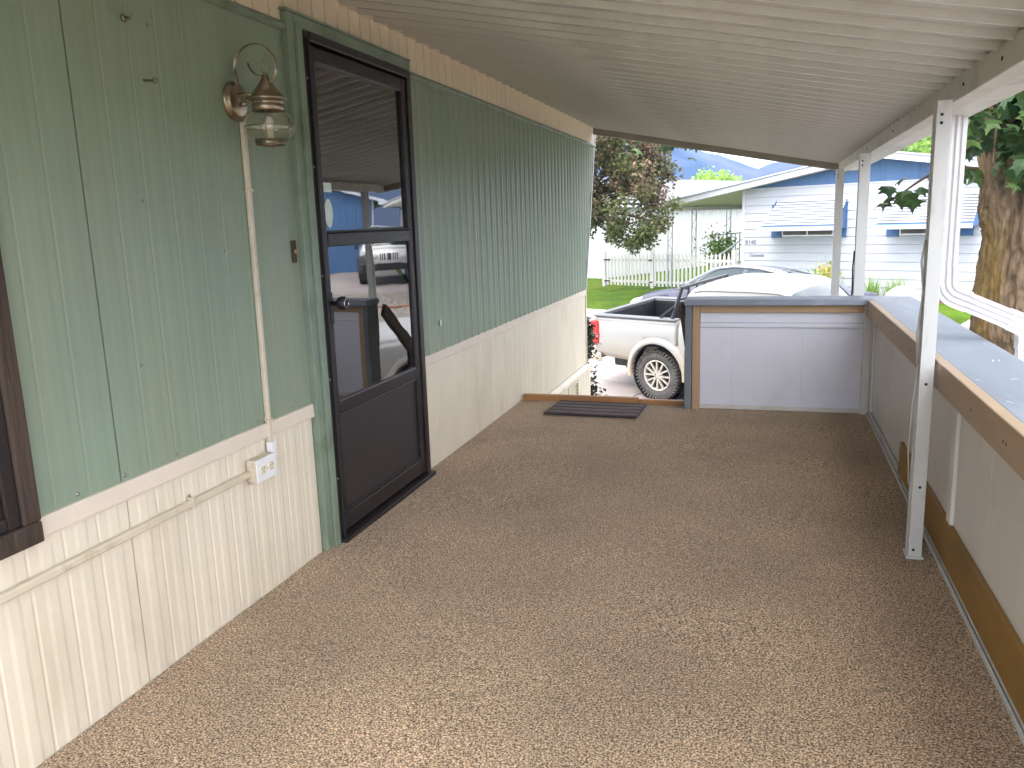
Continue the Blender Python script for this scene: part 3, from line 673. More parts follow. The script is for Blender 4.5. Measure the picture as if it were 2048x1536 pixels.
# edge beam and gutter
bz = rz(2.5)
mb = MB(); mb.box(2.50, 2.575, .28, YE+.03, bz-.098, bz-.008); mb.build('edge_beam', M['fascia'], RF, .004)
mb = MB(); mb.prism([(2.578, bz-.092), (2.69, bz-.092), (2.715, bz+.02), (2.715, bz+.035), (2.705, bz+.035), (2.683, bz-.082), (2.578, bz-.082)], .28, YE+.03, 'y'); mb.build('gutter', M['post'], RF, .002)
mb = MB(); mb.box(2.576, 2.582, .28, YE+.03, bz-.08, bz+.04); mb.build('gutter_back', M['post'], RF)
for yy in (2.9, 3.42, 5.2, 6.5, 7.8):
    MB().lathe([(.008, 0), (.006, .003), (0, .004)], 8, Matrix.Translation((2.50, yy, bz-.055)) @ Matrix.Rotation(R(-90), 4, 'Y')).build('bolt', M['black'], RF)

# posts: rolled C sections with lips
def post(y, zb, label, w=.070, x0=2.438):
    t = thing('porch_post', label, 'post', (x0, y, zb), group='metal posts of the porch roof')
    h = 1.785-zb
    pr = [(0, 0), (w, 0), (w, .076), (0, .076), (0, .052), (.006, .052), (.006, .070), (w-.006, .070), (w-.006, .006), (.006, .006), (.006, .024), (0, .024)]
    mb = MB(); mb.prism(pr, 0, h, 'z'); mb.build('post_shaft', M['post'], t, .0015)
    bx('base_plate', -.008, w+.008, -.008, .084, -.004, .008, M['post'], t, .002)
    mb = MB()
    for z in (h-.05, h-.08):
        mb.lathe([(.006, 0), (.005, .003), (0, .004)], 8, Matrix.Translation((.018, 0, z)) @ Matrix.Rotation(R(90), 4, 'X'))
    mb.build('bolts', M['black'], t)['kind'] = 'stuff'
    for z, xx in ((.035, .018), (.30, w*.55), (.72, w*.5)):
        MB().lathe([(.006, 0), (.005, .003), (0, .004)], 8, Matrix.Translation((xx, 0, z)) @ Matrix.Rotation(R(90), 4, 'X')).build('bolt', M['black'], t)
    return t
p1 = post(3.46, .008, 'nearest white metal porch post standing on the carpet by the rail', .050, 2.426)
p2 = post(6.30, -1.45, 'middle white metal porch post just behind the grey corner of the half wall')
p3 = post(8.42, -1.45, 'farthest white metal porch post at the outer roof corner')
# a thin cable looped on the near post
cb = MB(); cb.tube([(2.422, 3.50, 1.28), (2.414, 3.505, 1.20), (2.424, 3.49, 1.08), (2.414, 3.50, .92), (2.422, 3.505, .80)], .004, 8); cb.tube([(2.424, 3.49, .80), (2.412, 3.50, .62), (2.410, 3.51, .45), (2.420, 3.515, .30)], .0025, 6)
tag(cb.build('post_cable', M['post']), 'thin pale cable hanging along the nearest porch post', 'cable')
cb = MB(); cb.tube([(2.434, 6.335, 1.12), (2.428, 6.34, 1.0), (2.431, 6.33, .86), (2.428, 6.34, .78)], .005, 6)
tag(cb.build('post_cable', M['black']), 'dark cable hanging along the middle porch post', 'cable')

# downspout
DS = thing('downspout', 'white corrugated downspout bending outward beside the nearest porch post', 'downspout', (2.622, 4.18, 0))
def spout(path, w=.088, d=.064, nm='pipe'):
    ring = []
    def edge(a, b, n):
        for i in range(n):
            t = i/n; yield (a[0]+(b[0]-a[0])*t, a[1]+(b[1]-a[1])*t)
    c = [(-w/2, -d/2), (w/2, -d/2), (w/2, d/2), (-w/2, d/2)]
    cs = []
    for i in range(4):
        a, b = c[i], c[(i+1) % 4]; n = 15
        nx, ny = (b[1]-a[1]), -(b[0]-a[0]); l = math.hypot(nx, ny); nx /= l; ny /= l
        for j in range(n):
            t = j/n; q = -.0055 if (j % 4 in (2, 3) and 1 < j < 14) else 0
            cs.append((a[0]+(b[0]-a[0])*t+nx*q, a[1]+(b[1]-a[1])*t+ny*q))
    n = len(cs); vs = []; k = len(path)
    for i, p in enumerate(path):
        p = Vector(p); dd = (Vector(path[min(i+1, k-1)])-Vector(path[max(i-1, 0)])).normalized()
        yv = Vector((0, 1, 0)); yv = (yv-dd*yv.dot(dd)).normalized(); xv = yv.cross(dd)
        for a, b in cs: vs.append(p+xv*a*-1+yv*b)
    mb = MB(); mb.add(vs, [(i*n+j, i*n+(j+1) % n, (i+1)*n+(j+1) % n, (i+1)*n+j) for i in range(k-1) for j in range(n)]); 
    return mb
spout([(0, 0, 1.80), (0, 0, 1.06)]).build('pipe', M['white_pipe'], DS)
spout([(0, 0, 1.13), (0, 0, 1.07), (.004, 0, 1.045), (.014, 0, 1.025), (.03, 0, 1.008), (.055, 0, .995), (.10, 0, .977)], .096, .072).build('elbow', M['white_pipe'], DS)
spout([(.085, 0, .983), (.31, 0, .882)]).build('pipe', M['white_pipe'], DS)
spout([(.27, 0, .900), (.31, 0, .882), (.335, 0, .868), (.352, 0, .848), (.36, 0, .82), (.36, 0, .76)], .096, .072).build('elbow', M['white_pipe'], DS)
spout([(.36, 0, .80), (.36, 0, -1.45)]).build('pipe', M['white_pipe'], DS)
MB().box(-.050, .050, -.038, .038, 1.795, 1.806).build('outlet_collar', M['white_pipe'], DS, .003)

# ------------------------------------------------------------------ half walls
HW = thing('end_half_wall', 'white panelled half wall with grey cap across the far end of the porch', 'wall', (1.30, 6.1, 0))
L_ = lambda *a: a
def hb(name, x0, x1, y0, y1, z0, z1, mat, bev=.003): return bx(name, x0-1.30, x1-1.30, y0-6.1, y1-6.1, z0, z1, mat, HW, bev)
hb('corner_post', 1.288, 1.335, 6.02, 6.20, -.03, .768, M['grey_post'], .004)
hb('trim_board', 1.338, 1.392, 6.045, 6.10, -.01, .765, M['tan'], .004)
hb('trim_board', 1.394, 2.49, 6.048, 6.10, .712, .765, M['tan_x'], .004)
hb('cap', 1.285, 2.535, 5.995, 6.24, .768, .812, M['grey_paint'], .005)
xs = [1.394, 1.62, 1.85, 2.10, 2.535]
for a, b in zip(xs, xs[1:]): hb('panel', a+.0003, b-.0003, 6.070, 6.10, .032, .604, M['panel_white'], .0006)
hb('panel', 1.394, 2.535, 6.074, 6.10, .640, .711, M['panel_white'], .001)
hb('panel_joint', 1.394, 2.535, 6.058, 6.10, .606, .638, M['panel_white'], .004)
hb('base_strip', 1.394, 2.535, 6.06, 6.10, .002, .031, M['panel_cream'], .003)
hb('inner_post', 2.49, 2.54, 6.035, 6.069, .0, .766, M['panel_cream'], .004)
hb('outer_sheet', 1.336, 2.60, 6.105, 6.14, -1.45, .767, M['panel_white'], .001)

SW = thing('side_half_wall', 'cream panelled half wall with broad grey top along the open porch side', 'wall', (2.55, -2.6, 0))
def sb(name, x0, x1, y0, y1, z0, z1, mat, bev=.003): return bx(name, x0-2.55, x1-2.55, y0+2.6, y1+2.6, z0, z1, mat, SW, bev)
ys = [-.75, -.16, 1.06, 2.28, 2.87, 4.09, 5.31, 6.03]
for a, b in zip(ys, ys[1:]): sb('panel', 2.556, 2.575, a+.0015, b-.0015, .045, .80, M['panel_cream'], .0015)
for a, b in ((-.75, 1.21), (1.213, 3.498), (3.501, 5.985)): sb('top_board', 2.500, 2.540, a, b, .695, .806, M['tan_y'], .004)
for a, b in ((-.75, 1.1), (1.103, 3.95), (3.953, 6.30)): sb('cap', 2.541, 2.815, a, b, .770, .803, M['grey_paint'], .004)
sb('back_sheet', 2.577, 2.60, -.75, 6.03, -.16, .768, M['panel_cream'], 0)
sb('outer_sheet', 2.74, 2.76, -.75, 6.14, -1.45, .768, M['panel_white'], 0)
sb('cleat', 2.541, 2.556, 3.56, 6.0, .655, .694, M['panel_cream'], .002)
sb('cleat', 2.541, 2.556, -.75, 3.44, .655, .694, M['panel_cream'], .002)
sb('floor_track', 2.528, 2.536, -.75, 6.03, .0, .016, M['post'], .002)
sb('floor_track', 2.541, 2.556, -.75, 6.03, .0, .040, M['post'], .002)
sb('stud', 2.541, 2.556, 3.33, 3.40, .045, .694, M['panel_cream'], .003)
sb('stud', 2.541, 2.556, 5.93, 6.02, .045, .694, M['panel_cream'], .003)
mb = MB()
for yy in (1.9, 2.2, 2.52, 2.55, 2.95, 4.2, 4.8, 4.86, 5.4):
    mb.lathe([(.006, 0), (.004, .001), (0, .0012)], 8, Matrix.Translation((2.4995-2.55, yy+2.6, .745)) @ Matrix.Rotation(R(-90), 4, 'Y'))
mb.build('nail_heads', M['brown_wood'], SW)
bb = MB().box(2.536, 2.5555, -.6, 4.56, .036, .205).build('loose_board', M['brown_board'], None, .002)
tag(bb, 'long brown hardboard strip leaning along the foot of the side half wall', 'board')

# flecks of paint and debris on the grey cap
rf = random.Random(9); fm = MB()
for _ in range(46):
    x, y_, a, l = rf.uniform(2.56, 2.80)-2.55, rf.uniform(1.4, 6.2)+2.6, rf.uniform(0, 3.1), rf.uniform(.008, .035)
    dx, dy = math.cos(a)*l, math.sin(a)*l; w_ = .004
    fm.add([(x, y_, .8045), (x+dx, y_+dy, .806), (x+dx-dy*.15, y_+dy+dx*.15, .8055), (x-dy*.12, y_+dx*.12, .805)], [(0, 1, 2, 3)])
fo = fm.build('paint_flecks', M['white_plastic'], SW); fo['kind'] = 'stuff'
# steps and handrail beyond the threshold
ST = thing('porch_steps', 'pale steps leading down from the porch to the driveway', 'steps', (.65, 6.2, -1.45))
for i in range(5):
    z = -.20-.245*i
    MB().box(-.58, .60, .0+.27*i, .30+.27*i, z+1.45-.05, z+1.45).build('tread', M['step'], ST, .006)
    MB().box(-.57, .59, .27+.27*i, .29+.27*i, z+1.45-.245, z+1.45-.051).build('riser', M['step'], ST, .003)
HR = thing('handrail', 'dark brown wooden handrail beside the porch steps', 'handrail', (1.24, 6.26, -1.45))
MB().beam((.012, -.02, 1.45+.715), (.012, 1.55, 1.45-.50), .040, .11).build('top_rail', M['rail_brown'], HR, .005)
MB().box(-.03, .03, 1.45, 1.51, .0, .95).build('newel', M['rail_brown'], HR, .005)
for i in range(6):
    yy = .42+.20*i; zt = 1.45+.66-.775*yy
    MB().box(-.015, .015, yy-.015, yy+.015, max(.0, zt-.85), zt).build('baluster', M['rail_brown'], HR, .002)

# ------------------------------------------------------------------ vehicles
def cr_interp(keys, x):
    """piecewise smooth (monotone-ish) interpolation of tuples over first element"""
    if x <= keys[0][0]: return keys[0][1:]
    for i in range(len(keys)-1):
        a, b = keys[i], keys[i+1]
        if x <= b[0]:
            t = (x-a[0])/(b[0]-a[0]); p = keys[max(i-1, 0)]; q = keys[min(i+2, len(keys)-1)]; out = []
            for k in range(1, len(a)):
                da = (b[k]-p[k])/(b[0]-p[0]+1e-9)*(b[0]-a[0]); dbv = (q[k]-a[k])/(q[0]-a[0]+1e-9)*(b[0]-a[0])
                if (a[k]-p[k])*(b[k]-a[k]) <= 0: da = 0
                if (b[k]-a[k])*(q[k]-b[k]) <= 0: dbv = 0
                t2, t3 = t*t, t*t*t
                out.append(a[k]*(2*t3-3*t2+1)+da*(t3-2*t2+t)+b[k]*(-2*t3+3*t2)+dbv*(t3-t2))
            return out
    return keys[-1][1:]
def loft(keys, nst=90, nseg=5):
    """keys: (x, zbottom, zshoulder, ztop, half width, half width at top) -> closed body mesh"""
    x0, x1 = keys[0][0], keys[-1][0]; rows = []
    for i in range(nst+1):
        x = x0+(x1-x0)*i/nst; zb, zs, zt, w, wt = cr_interp(keys, x)
        rad = min(.07, (zt-zs)*.45+.012)
        half = [(w*.80, zb), (w*.93, zb+.015), (w*.985, zb+.10), (w*1.0, zb+(zs-zb)*.45), (w*.995, zb+(zs-zb)*.75), (w*.975, zs-.035), (w*.955, zs)]
        for q in (.25, .5, .75): half.append((w*.955+(wt-w*.955)*q, zs+(zt-rad-zs)*q))
        half += [(wt, zt-rad), (wt-rad*.35, zt-rad*.35), (wt-rad, zt-.004), (wt*.55, zt+.012), (0, zt+.018)]
        full = [(x, -a, b) for a, b in half]+[(x, a, b) for a, b in half[-2::-1]]
        rows.append(full)
    n = len(rows[0]); vs = [v for r in rows for v in r]
    fs = [(i*n+j, i*n+j+1, (i+1)*n+j+1, (i+1)*n+j) for i in range(nst) for j in range(n-1)]
    fs += [(i*n+n-1, i*n, (i+1)*n, (i+1)*n+n-1) for i in range(nst)]
    fs += [list(range(n))[::-1], [nst*n+j for j in range(n)]]
    mb = MB(); mb.add(vs, fs, True); return mb.mesh('body')
def cut(me, cutters):
    o = bpy.data.objects.new('tmp', me); COL.objects.link(o); cs = []
    for c in cutters:
        q = bpy.data.objects.new('tmpc', c); COL.objects.link(q); cs.append(q)
        b = o.modifiers.new('b', 'BOOLEAN'); b.operation = 'DIFFERENCE'; b.object = q; b.solver = 'EXACT'
    dg = bpy.context.evaluated_depsgraph_get(); r = bpy.data.meshes.new_from_object(o.evaluated_get(dg))
    for q in cs+[o]: bpy.data.objects.remove(q)
    return r
def cyl(x, z, r, y0, y1, n=40):
    mb = MB(); mb.prism([(x+r*math.cos(2*math.pi*i/n), z+r*math.sin(2*math.pi*i/n)) for i in range(n)], y0, y1, 'y'); return mb.mesh('c')
def split_faces(me, pred):
    """separate faces satisfying pred(center) into a new mesh"""
    A, B = MB(), MB()
    for p in me.polygons:
        t = B if pred(p.center, p.normal) else A
        t.add([me.vertices[i].co.copy() for i in p.vertices], [list(range(len(p.vertices)))], p.use_smooth)
    out = []
    for t in (A, B):
        m_ = bpy.data.meshes.new('p'); m_.from_pydata(t.v, [], t.f)
        for p, q in zip(m_.polygons, t.sm): p.use_smooth = q
        bm = bmesh.new(); bm.from_mesh(m_); bmesh.ops.remove_doubles(bm, verts=bm.verts, dist=1e-5); bm.to_mesh(m_); bm.free(); out.append(m_)
    return out
WH = {}
def wheel(parent, x, y, r, w, side, spokes=6, rugged=True):
    """wheel with axis along y; side -1 faces -y"""
    key = (r, w, spokes, rugged)
    if key not in WH:
        rr = r*.60; T = Matrix.Rotation(R(90), 4, 'X')      # lathe z -> -y (outer face towards -y)
        ty = MB(); ty.lathe([(rr, -w*.42), (rr+.02, -w*.48), (r*.82, -w*.52), (r*.93, -w*.48), (r*.985, -w*.36), (r*.99, 0), (r*.985, w*.36), (r*.93, w*.48), (r*.82, w*.52), (rr+.02, w*.48), (rr, w*.42)], 64, T)
        tr = MB()
        nl = 44 if rugged else 60
        for k in range(nl):
            a = 2*math.pi*k/nl
            for s in (-1, 1):
                Mx = Matrix.Rotation(a+(0 if s > 0 else math.pi/nl), 4, 'Y') @ Matrix.Translation((0, s*w*.33, r*.985))
                tr.box(-.016 if rugged else -.010, .016 if rugged else .010, -w*.17, w*.17, -.012, .012 if rugged else .006, Mx)
                if rugged:
                    Mx = Matrix.Rotation(a+(0 if s > 0 else math.pi/nl), 4, 'Y') @ Matrix.Translation((0, s*w*.495, r*.925)) @ Matrix.Rotation(R(-22*s), 4, 'X')
                    tr.box(-.013, .013, -.010, .010, -.03, .03, Mx)
        rm = MB(); rm.lathe([(rr+.004, w*.46), (rr+.012, w*.485), (rr-.004, w*.49), (rr-.016, w*.44), (rr-.022, w*.30), (rr-.03, -.05), (rr-.03, -w*.4)], 64, T)
        for k in range(spokes):
            a = 2*math.pi*k/spokes
            for d_ in (-1, 1):
                A_ = Matrix.Rotation(a, 4, 'Y')
                p = A_ @ Vector((d_*.020, -w*.40, .04)); q = A_ @ Vector((d_*.058, -w*.43, rr-.012))
                rm.beam(p, q, .026, .036, (0, 1, 0))
        rm.lathe([(0, w*.425), (.028, w*.425), (.034, w*.41), (.072, w*.40), (.078, w*.37), (.078, w*.2)], 32, T)
        bk = MB(); bk.lathe([(0, w*.12), (rr*.72, w*.12), (rr*.72, w*.06), (rr-.03, w*.05), (rr-.03, -w*.3), (0, -w*.3)], 40, T)
        lg = MB()
        for k in range(6):
            a = 2*math.pi*k/6+.5; lg.lathe([(.010, w*.38), (.010, w*.43), (0, w*.435)], 8, Matrix.Rotation(a, 4, 'Y') @ Matrix.Translation((0, 0, .052)) @ T)
        WH[key] = [ty.mesh('tyre'), tr.mesh('tread'), rm.mesh('rim'), bk.mesh('brake_drum'), lg.mesh('lug_nuts')]
        for me, mt in zip(WH[key], ('tyre', 'tyre', 'rim', 'car_black', 'car_black')): me.materials.append(M[mt])
    e_ = bpy.data.objects.new('wheel', None); link(e_, parent); e_.location = (x, y, r); e_.rotation_euler = (0, .3, 0 if side < 0 else math.pi)
    for me, nm in zip(WH[key], ('tyre', 'tread', 'rim', 'brake_drum', 'lug_nuts')):
        q = put(nm, me, e_)
        if nm in ('tread', 'lug_nuts'): q['kind'] = 'stuff'
    return e_
def flare(parent, x, z, r, y, mat, a0=-8, a1=188, w=.075, d=.05, nm='wheel_flare'):
    """raised lip round a wheel arch on the -y side (y<0) or +y side"""
    s = -1 if y < 0 else 1; mb = MB(); vs = []; n = 36
    pr = [(0, -.06), (0, d*.8), (.012, d), (w*.6, d*.75), (w, 0), (w+.02, -.03)]
    for i in range(n+1):
        a = R(a0+(a1-a0)*i/n)
        for u, v in pr: vs.append((x+(r+u)*math.cos(a), y+s*v, z+(r+u)*math.sin(a)))
    k = len(pr); mb.add(vs, [(i*k+j, i*k+j+1, (i+1)*k+j+1, (i+1)*k+j) for i in range(n) for j in range(k-1)], True)
    return mb.build(nm, mat, parent)

def dusty(m):
    """road dust settled on the lower body: blends by height of the object's own space"""
    nt = m.node_tree; N = nt.nodes; L = nt.links; b = N['Principled BSDF']; src = b.inputs['Base Color'].links[0].from_socket
    tc = N.new('ShaderNodeTexCoord'); sp = N.new('ShaderNodeSeparateXYZ'); L.new(tc.outputs['Object'], sp.inputs[0])
    n = N.new('ShaderNodeTexNoise'); n.inputs['Scale'].default_value = 3; n.inputs['Detail'].default_value = 6; L.new(tc.outputs['Object'], n.inputs['Vector'])
    mm = N.new('ShaderNodeMath'); mm.operation = 'MULTIPLY_ADD'; mm.inputs[1].default_value = .5; L.new(n.outputs['Fac'], mm.inputs[0]); L.new(sp.outputs['Z'], mm.inputs[2])
    mr = N.new('ShaderNodeMapRange'); mr.inputs['From Min'].default_value = 1.2; mr.inputs['From Max'].default_value = .62; mr.inputs['To Min'].default_value = 0; mr.inputs['To Max'].default_value = .75
    L.new(mm.outputs[0], mr.inputs['Value'])
    x = N.new('ShaderNodeMix'); x.data_type = 'RGBA'; L.new(mr.outputs['Result'], x.inputs['Factor']); L.new(src, x.inputs['A']); x.inputs['B'].default_value = (.44, .36, .25, 1)
    L.new(x.outputs['Result'], b.inputs['Base Color'])
dusty(M['truck_white'])

def pickup():
    t = thing('pickup_truck', 'dusty white pickup truck with open black-lined bed and lugged tyres', 'truck', SP(-5.72, 12.24, gz(12.24)), (SLOPE, 0, RZ))
    r = .395; ax = 3.2; ar = .485
    # bed
    keys = [(-1.26, .62, 1.18, 1.262, .86, .84), (-1.20, .60, 1.19, 1.265, .90, .865), (-.6, .56, 1.19, 1.268, .918, .875), (0, .55, 1.19, 1.270, .922, .878), (.36, .55, 1.19, 1.272, .915, .875)]
    me = loft(keys, 60)
    bxm = MB().box(-1.18, .34, -.745, .745, .80, 1.6).mesh('c')
    me = cut(me, [bxm, cyl(0, r+.03, ar, -1.2, -.70), cyl(0, r+.03, ar, .70, 1.2)])
    o = put('bed', me, t, M['truck_white'])
    bl = MB(); th = .012
    bl.box(-1.175, .335, -.74, .74, .803, .815)
    bl.box(-1.178, -1.165, -.74, .74, .803, 1.245); bl.box(.325, .338, -.74, .74, .803, 1.245)
    for s in (-1, 1):
        bl.box(-1.175, .335, s*.742-.006, s*.742+.006, .803, 1.25)
        for k in range(26): bl.box(-1.12+k*.055, -1.10+k*.055, s*.732-.006, s*.732+.006, .82, 1.22)
        bl.box(-.42, .32, s*.66-.085, s*.66+.085, .815, .985)
    bl.build('bed_liner', M['bedliner'], t, .006)
    for k in range(24): pass
    rc = MB()
    for s in (-1, 1): rc.box(-1.25, .36, s*.815-.075, s*.815+.075, 1.262, 1.292)
    rc.build('rail_cap', M['railcap'], t, .014)
    MB().box(-1.262, -1.16, -.735, .735, 1.258, 1.294).build('tailgate_cap', M['railcap'], t, .014)
    tg = MB(); tg.box(-1.285, -1.255, -.70, .70, .66, 1.255); tgo = tg.build('tailgate', M['truck_white'], t, .02)
    MB().box(-1.296, -1.284, -.14, .14, 1.02, 1.12).build('tailgate_handle', M['car_black'], tgo, .01)
    # tie-down post and clutter in the bed
    MB().box(.255, .30, .69, .735, .82, 1.26).build('bed_post', M['alu'], t, .004)
    MB().box(-.30, .20, .30, .66, .816, 1.12).build('tool_box', M['bedliner'], t, .02)
    MB().beam((.31, -.50, 1.22), (-.02, -.58, .85), .04, .04).build('bed_strut', M['car_black'], t, .006)
    for s in (-1, 1):
        tl = MB(); tl.prism([(-1.285, .80), (-1.255, .765), (-1.14, .83), (-1.125, .93), (-1.13, 1.14), (-1.15, 1.19), (-1.285, 1.19)], s*.845, s*.925, 'y'); tlo = tl.build('tail_light', M['lamp_red'], t, .012)
        MB().box(-1.29, -1.14, min(s*.84, s*.93), max(s*.84, s*.93), .935, .950).build('reverse_lamp', M['lamp_clear'], tlo, .003)
    bm = MB(); bm.prism([(-1.46, -.80), (-1.50, -.6), (-1.52, 0), (-1.50, .6), (-1.46, .80), (-1.18, .92), (-1.10, .90), (-1.28, .72), (-1.28, -.72), (-1.10, -.90), (-1.18, -.92)], .50, .66, 'z')
    bm.build('rear_bumper', M['truck_white'], t, .025)
    MB().box(-1.49, -1.20, -.5, .5, .655, .672).build('bumper_step', M['car_black'], t, .005)
    MB().box(-1.30, -.5, -.35, .35, .30, .52).build('spare_and_hitch', M['car_black'], t, .04)
    # cab and front
    ck = [(.40, .45, 1.20, 1.56, .905, .70), (.46, .42, 1.21, 1.66, .92, .715), (.62, .41, 1.22, 1.765, .925, .715), (1.1, .40, 1.22, 1.788, .925, .71), (1.7, .40, 1.21, 1.785, .925, .705), (2.05, .40, 1.20, 1.74, .925, .685), (2.35, .40, 1.185, 1.50, .925, .71), (2.72, .41, 1.17, 1.235, .925, .79), (3.1, .42, 1.13, 1.205, .925, .80), (3.6, .44, 1.08, 1.15, .92, .78), (3.92, .47, 1.02, 1.08, .88, .72), (4.06, .52, .94, .99, .80, .62)]
    me = loft(ck, 110); me = cut(me, [cyl(ax, r+.03, ar, -1.2, -.70), cyl(ax, r+.03, ar, .70, 1.2)])
    def win(c, n):
        if abs(c.y) > .66 and .52 < c.x < 2.28 and c.z > 1.245:
            top = cr_interp(ck, c.x)[2]
            if c.z > top-.215: return False
            if 1.30 < c.x < 1.40: return False
            return n.z < .75
        if c.x > 2.10 and c.x < 2.70 and n.x > .25 and abs(c.y) < .70 and c.z > 1.25: return True
        if c.x < .42 and n.x < -.8 and abs(c.y) < .62 and c.z > 1.27 and c.z < 1.52: return True
        return False
    a, b = split_faces(me, win)
    put('cab', a, t, M['truck_white']); put('cab_glass', b, t, M['carglass'])
    MB().box(.392, .399, -.60, .60, 1.26, 1.52).build('rear_window', M['carglass'], t, .004)
    for s in (-1, 1):
        pt = []
        for q in range(15):
            x_ = .60+q*.105; zb_, zs_, zt_, w_, wt_ = cr_interp(ck, x_); pt.append((x_, s*(wt_+.004), zt_-.066))
        MB().tube(pt, .006, 6).build('roof_gutter', M['railcap'], t)
    MB().box(.40, .46, -.20, .20, 1.60, 1.635).build('brake_lamp', M['lamp_red'], t, .006)
    # rear guard rack
    rk = MB()
    for s in (-1, 1):
        rk.beam((.24, s*.80, 1.28), (.33, s*.64, 1.74), .045, .05); rk.beam((.02, s*.80, 1.29), (.25, s*.77, 1.46), .035, .035)
    rk.beam((.33, -.66, 1.74), (.33, .66, 1.74), .05, .04); rk.beam((.29, -.70, 1.56), (.29, .70, 1.56), .03, .03)
    rk.build('headache_rack', M['car_black'], t, .006)
    for k in range(5):
        yy = -.44+.22*k; MB().beam((.29, yy, 1.56), (.33, yy, 1.73), .022, .022).build('rack_bar', M['car_black'], t, .003)
    for s in (-1, 1):
        for x in (0, ax): flare(t, x, r+.03, ar-.005, s*.912, M['truck_white'], d=.055, w=.10)
        for x in (0, ax): wheel(t, x, s*.80, r, .265, s)
        for x in (0, ax):
            lin = MB(); lin.lathe([(ar-.004, .0), (ar-.004, .30), (0, .30)], 40, Matrix.Translation((x, s*.90, r+.03)) @ Matrix.Rotation(R(90 if s > 0 else -90), 4, 'X')); lin.build('wheel_well', M['car_black'], t)
        for x0, x1 in ((.55, 1.33), (1.37, 2.40)):
            dr = MB(); y_ = s*.928; dr.add([(x0, y_, .55), (x1, y_, .55), (x1, y_, 1.16), (x0, y_, 1.16), (x0, y_-s*.02, .55), (x1, y_-s*.02, .55), (x1, y_-s*.02, 1.16), (x0, y_-s*.02, 1.16)], [(0, 1, 2, 3), (0, 4, 5, 1), (2, 6, 7, 3), (1, 5, 6, 2), (0, 3, 7, 4)])
            d_ = dr.build('door', M['truck_white'], t, .006)
            MB().box(x0+.06, x0+.20, y_-.03 if s < 0 else y_, y_ if s < 0 else y_+.03, 1.05, 1.085).build('handle', M['chrome'], d_, .008)
        MB().box(2.12, 2.28, s*1.0-.09, s*1.0+.09, 1.20, 1.38).build('mirror', M['car_black'], t, .03)
        MB().box(.55, 2.5, min(s*.84, s*.96), max(s*.84, s*.96), .36, .42).build('side_step', M['car_black'], t, .015)
        MB().box(3.86, 3.99, s*.70-.12, s*.70+.12, .86, 1.03).build('headlight', M['lamp_clear'], t, .03)
    MB().box(3.98, 4.07, -.5, .5, .70, .95).build('grille', M['car_black'], t, .02)
    MB().box(3.94, 4.14, -.86, .86, .46, .66).build('front_bumper', M['chrome'], t, .04)
    MB().box(-.9, 3.8, -.55, .55, .34, .55).build('chassis', M['car_black'], t, .02)
    MB().tube([(0, -.75, r), (0, .75, r)], .06, 10).build('axle', M['car_black'], t)
    return t
pickup()

